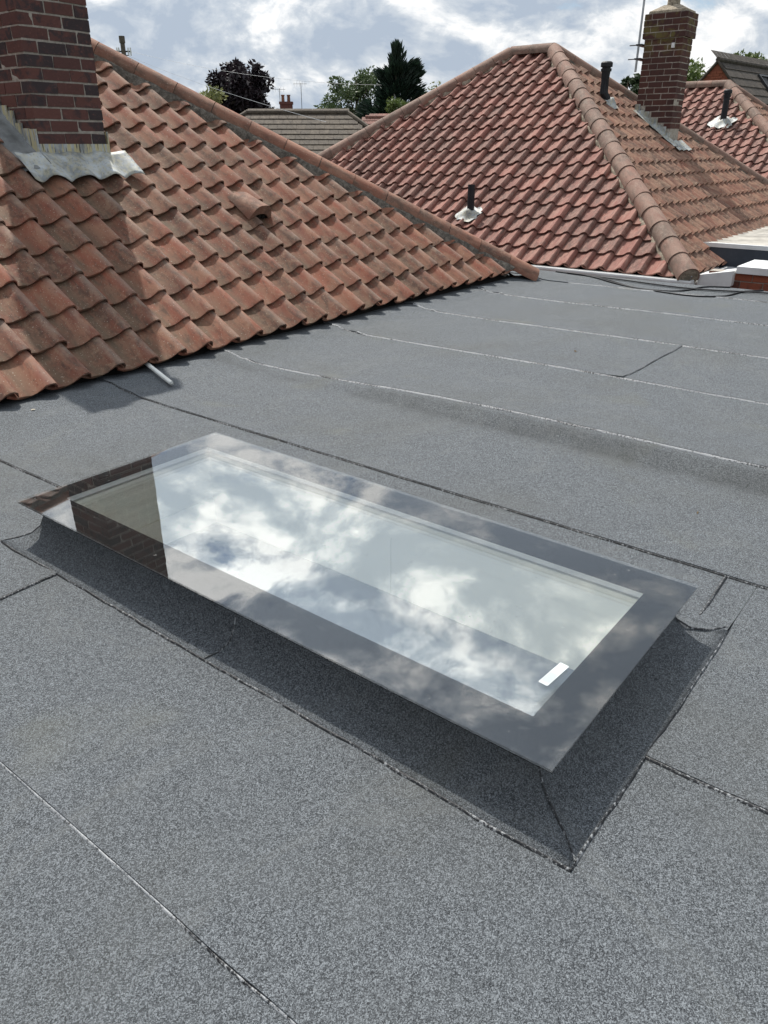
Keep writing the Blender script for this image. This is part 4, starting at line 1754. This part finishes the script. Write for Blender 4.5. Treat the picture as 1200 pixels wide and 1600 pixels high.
small_house('orange_roofed_house', 'small orange tiled roof peeking out beyond the brown roof', 37.3, 29.4, 2.62, 3.2, 4.2, R(-60), M['tile_mid'])
ch_h, mw = small_house('distant_house', 'distant house whose chimney shows above the brown roof ridge', 37.2, 36.4, 2.75, 3.2, 4.4, R(-50), M['brown_tile'])
cc = Vector((36.56, 36.16, 0))
m = MB()
fr = Matrix.Translation(cc) @ Matrix.Rotation(R(-50), 4, 'Z')
m.box(-0.36, 0.36, -0.25, 0.25, 1.5, 3.42, fr)
m.box(-0.40, 0.40, -0.29, 0.29, 3.42, 3.56, fr)
ch = m.build('chimney', M['brick'], ch_h)
for dx in (-0.18, 0.16):
    m = MB()
    p = fr @ Vector((dx, 0, 3.56))
    m.tube([p, p + Vector((0, 0, .28)), p + Vector((0, 0, .30)), p + Vector((0, 0, .36))], [0.10, 0.085, 0.11, 0.11], 10)
    m.build('chimney_pot', M['tile_near'], ch)

# brown gabled house at right, behind the third house
gh = thing('gabled_house', 'taller house with orange brick gable and dark brown roof at right edge', 'house', (33, 8, GZ))
ga = Vector((30.4, 9.53, 3.80))
gd = Vector((4.3, -0.5, 0)).normalized()
gup = Vector((0, 0, 1)).cross(gd)                    # horizontal toward +Y
gp = 47.0
grun = 4.4
ge = ga - gup * grun + Vector((0, 0, -grun * math.tan(R(gp))))
gs = Slope(ge - gd * 0.02, gd, gp)
gL = grun / math.cos(R(gp))
m = MB()
bk_ = ga + gup * grun + Vector((0, 0, -grun * math.tan(R(gp))))
rl_ = 9.0
m.add([ge, ge + gd * rl_, ga + gd * rl_, ga, bk_ + gd * rl_, bk_], [(0, 1, 2, 3), (3, 2, 4, 5)])
g_roof = m.build('roof', M['dark_tile'], gh)
gable_roof_rows(g_roof, gs, 0.0, rl_, gL + 0.05, 0.36, M['dark_tile'], [], 0.33, 'plain_tiles')
m = MB()
ins = gd * 0.06
m.add([ge + ins, ga + ins + Vector((0, 0, -.02)), bk_ + ins, Vector((bk_.x, bk_.y, GZ)) + ins, Vector((ge.x, ge.y, GZ)) + ins], [(0, 1, 2, 3, 4)])
gw = m.build('gable_wall', M['brick_bright'], gh)
me3 = brick_meshes(0.10, 0.205, 0.065)
m = MB()
tz = ga.z - 0.15
while tz > 1.2:
    half = (ga.z - tz - 0.1) / math.tan(R(gp))
    k = int(half / 0.215)
    off = 0.107 if int(round(tz / 0.075)) % 2 else 0
    for i in range(-k, k):
        y0 = i * 0.215 + off
        if abs(y0) < half and abs(y0 + 0.2) < half:
            bmw = frame_along(Vector((ga.x, ga.y, tz)) + gd * 0.05, gup)
            m.box(-0.012, 0.012, y0, y0 + 0.205, 0, 0.065, bmw)
    tz -= 0.075
o = m.build('bricks', M['brick_bright'], gh)
o['kind'] = 'stuff'
m = MB()
for sgn in (-1, 1):
    a = ga + Vector((0, 0, -.01)) + gd * 0.02
    b = (ge if sgn < 0 else bk_) + Vector((0, 0, -.01)) + gd * 0.02
    m.tube([a, b], 0.045, 6)
m.build('verge', M['dark_tile'], g_roof)
m = MB()
k_ = int(rl_ / 0.45)
for i in range(k_):
    m.tube([ga + gd * (i * .45) + Vector((0, 0, .04)), ga + gd * (i * .45 + .44) + Vector((0, 0, .04))], [0.085, 0.08], 8)
m.build('ridge_capping', M['dark_tile'], g_roof)
wm = gs.mat(2.75, gL - 1.55, 0.0)
m = MB()
for x0, x1, y0, y1 in ((0, 0.08, 0, 1.1), (0.72, 0.8, 0, 1.1), (0.081, 0.719, 0, 0.08), (0.081, 0.719, 1.02, 1.1)):
    m.box(x0, x1, y0, y1, 0.0, 0.10, wm)
rw = m.build('roof_window', M['dark_metal'], gh)
m = MB()
m.box(0.081, 0.719, 0.081, 1.019, 0.03, 0.06, wm)
m.build('pane', M['black'], rw)


# ================================================================== TREES, POLE, WIRES, AERIALS
def tree(name, label, cx, cy, top, rx, rz, mat, n=4200, leaf=0.16, style='round', clumps=26, seed=1, group='trees beyond the roofs', gaps=0.5):
    rnd = random.Random(seed)
    t_ = thing(name, label, 'tree', (cx, cy, GZ), group)
    cz = top - rz
    m = MB()
    lean = rnd.uniform(-.15, .15)
    m.tube([(cx, cy, GZ), (cx + lean * .4, cy, GZ + (cz - GZ) * .6), (cx + lean, cy, cz), (cx + lean, cy, top - rz * 0.25)], [0.24, 0.19, 0.13, 0.03], 8)
    cl = []
    for k in range(clumps):
        if style == 'cone':
            h = rnd.random() ** 1.15
            rr = rx * (1.02 - h) * rnd.uniform(0.45, 1.0)
            a = rnd.uniform(0, 2 * math.pi)
            ox_, tp = rnd.choice(((0.0, 0.0), (0.0, 0.0), (-0.28, 1.5), (0.26, 1.0), (0.50, 3.0), (-0.50, 3.4)))
            rr *= 0.72
            c = Vector((cx + RGT.x * rx * ox_ + rr * math.cos(a), cy + RGT.y * rx * ox_ + rr * math.sin(a), top - tp * h - 2 * rz + 2 * rz * h * rnd.uniform(0.9, 0.98)))
            cl.append((c, rx * rnd.uniform(.16, .30) * (1.15 - h * .75), rnd.uniform(0.8, 1.5)))
        else:
            while True:
                p = Vector((rnd.uniform(-1, 1), rnd.uniform(-1, 1), rnd.uniform(-1, 1)))
                if 0.25 < p.length < 0.95:
                    break
            c = Vector((cx + p.x * rx, cy + p.y * rx, cz + p.z * rz))
            cl.append((c, min(rx, rz) * rnd.uniform(.20, .40), rnd.uniform(0.75, 1.1)))
    for c, r_, _ in cl[::2]:
        m.tube([(cx + lean, cy, cz - rz * 0.5), (cx * .5 + c.x * .5, cy * .5 + c.y * .5, (cz - rz * .3) * .4 + c.z * .6), tuple(c)], [0.07, 0.045, 0.012], 5)
    m.build('trunk', M['bark'], t_, True)
    m = MB()
    for k in range(n):
        c, r_, st_ = rnd.choice(cl)
        d = Vector((rnd.gauss(0, 1), rnd.gauss(0, 1), rnd.gauss(0, 1)))
        d.normalize()
        p = c + Vector((d.x, d.y, d.z * st_)) * r_ * rnd.random() ** 0.45
        if style == 'cone':
            dirv = Vector((p.x - cx, p.y - cy, 0.9)).normalized()
        else:
            dirv = (d + Vector((rnd.gauss(0, .8), rnd.gauss(0, .8), rnd.gauss(0, .8) - .2))).normalized()
        a = dirv.cross(Vector((rnd.gauss(0, 1), rnd.gauss(0, 1), rnd.gauss(0, 1)))).normalized()
        l_ = leaf * rnd.uniform(.6, 1.4)
        w_ = l_ * (0.28 if style == 'cone' else 0.5)
        m.add([p - dirv * l_ * .5, p + a * w_ * .5, p + dirv * l_ * .6, p - a * w_ * .5], [(0, 1, 2, 3)])
    m.build('crown', mat, t_)


tree('purple_leaved_tree', 'round dark purple leaved tree beyond the left hip', 39.2, 43.0, 6.0, 2.0, 1.95, M['leaf_purple'], n=13000, leaf=0.30, seed=3, clumps=60)
tree('pale_bush', 'pale yellow green foliage just above the left hip ridge tiles', 33.0, 39.6, 4.15, 1.9, 1.7, M['leaf_pale'], n=3500, leaf=0.22, seed=4)
tree('conifer_tree', 'tall dark green conifer standing behind the red hipped roof', 51.0, 38.9, 7.95, 4.4, 3.9, M['leaf_conifer'], n=17000, leaf=0.50, style='cone', clumps=110, seed=5)
tree('willow_tree', 'loose pale green tree left of the dark conifer', 51.6, 43.4, 6.4, 3.1, 2.6, M['leaf_green'], n=8000, leaf=0.26, seed=6, clumps=48)
tree('willow_tree', 'low green tree at the left foot of the conifer, above the brown roof hip', 47.0, 41.5, 3.9, 2.0, 1.6, M['leaf_green'], n=2500, leaf=0.26, seed=16, clumps=22)
tree('round_bush', 'bright green round bush in front of the dark conifer', 46.3, 35.4, 4.15, 1.45, 1.7, M['leaf_light'], n=3000, leaf=0.20, seed=7, clumps=30)
tree('small_tree', 'thin grey green tree right of the conifer above the hip', 53.0, 36.4, 5.3, 1.5, 2.0, M['leaf_pale'], n=1200, leaf=0.20, seed=8)
tree('leafy_tree', 'dark leafy tree between the far hip and the slim chimney', 49.8, 20.65, 5.3, 1.5, 2.6, M['leaf_dark'], n=3000, leaf=0.30, seed=9)
tree('leafy_tree', 'broad green tree right of the slim chimney, above the third roof ridge', 67.7, 22.8, 7.3, 3.4, 3.2, M['leaf_light'], n=5200, leaf=0.36, seed=10, clumps=40)
tree('leafy_tree', 'round green treetop peeking over the dark brown roof ridge', 70.3, 19.7, 7.6, 1.7, 1.9, M['leaf_light'], n=3200, leaf=0.32, seed=11)

pl = thing('utility_pole', 'wooden telephone pole with insulators above the left hip', 'utility pole', (28.32, 39.9, GZ))
m = MB()
m.tube([(28.32, 39.9, GZ), (28.32, 39.9, 6.15)], [0.16, 0.115], 10)
m.tube([(28.32, 39.9, 6.1), (28.32, 39.9, 6.42)], 0.15, 10)
m.build('pole', M['wood'], pl)
pr = RGT
base = Vector((28.32, 39.9, 5.72))
m = MB()
m.tube([base - pr * 0.36, base + pr * 0.40], 0.04, 6)
m.tube([base - pr * 0.20 + Vector((0, 0, -.18)), base + pr * 0.24 + Vector((0, 0, -.18))], 0.025, 6)
m.build('crossarm', M['dark_metal'], pl)
for d in (-0.34, -0.24, 0.26, 0.38):
    m = MB()
    p = base + pr * d
    m.tube([p + Vector((0, 0, -.20)), p + Vector((0, 0, .02)), p + Vector((0, 0, .18))], [0.03, 0.045, 0.03], 8)
    m.build('insulator', M['white'], pl)


def wire(a, b, sag, label):
    a, b = Vector(a), Vector(b)
    m = MB()
    m.tube([a.lerp(b, i / 16) + Vector((0, 0, -sag * 4 * (i / 16) * (1 - i / 16))) for i in range(17)], 0.006, 4)
    tag(m.build('telephone_wire', M['galv']), label, 'wire', 'wires strung from the pole')


wire(base + pr * 0.36, (36.6, 29.0, 4.15), 0.35, 'higher thin wire running right from the telephone pole')
wire(base + pr * 0.24 + Vector((0, 0, -.2)), (20.6, 18.6, 1.9), 0.15, 'lower thin wire slanting down from the telephone pole to the brown roof')


def aerial(x, y, z0, z1, label):
    t_ = thing('tv_aerial', label, 'aerial', (x, y, z0), 'aerials by the distant chimney')
    m = MB()
    m.tube([(x, y, z0), (x, y, z1)], 0.016, 6)
    m.build('mast', M['dark_metal'], t_)
    m = MB()
    a = Vector((x, y, z1 - .05))
    m.tube([a - RGT * .45, a + RGT * .35], 0.010, 5)
    for k in range(5):
        c = a - RGT * (.4 - .16 * k)
        m.tube([c + Vector((0, 0, -.14)), c + Vector((0, 0, .14))], 0.006, 4)
    m.build('aerial_array', M['dark_metal'], t_)


aerial(36.9, 37.0, 2.4, 4.3, 'thin television aerial left of the distant chimney')
aerial(37.3, 35.6, 2.4, 4.55, 'taller television aerial right of the distant chimney')
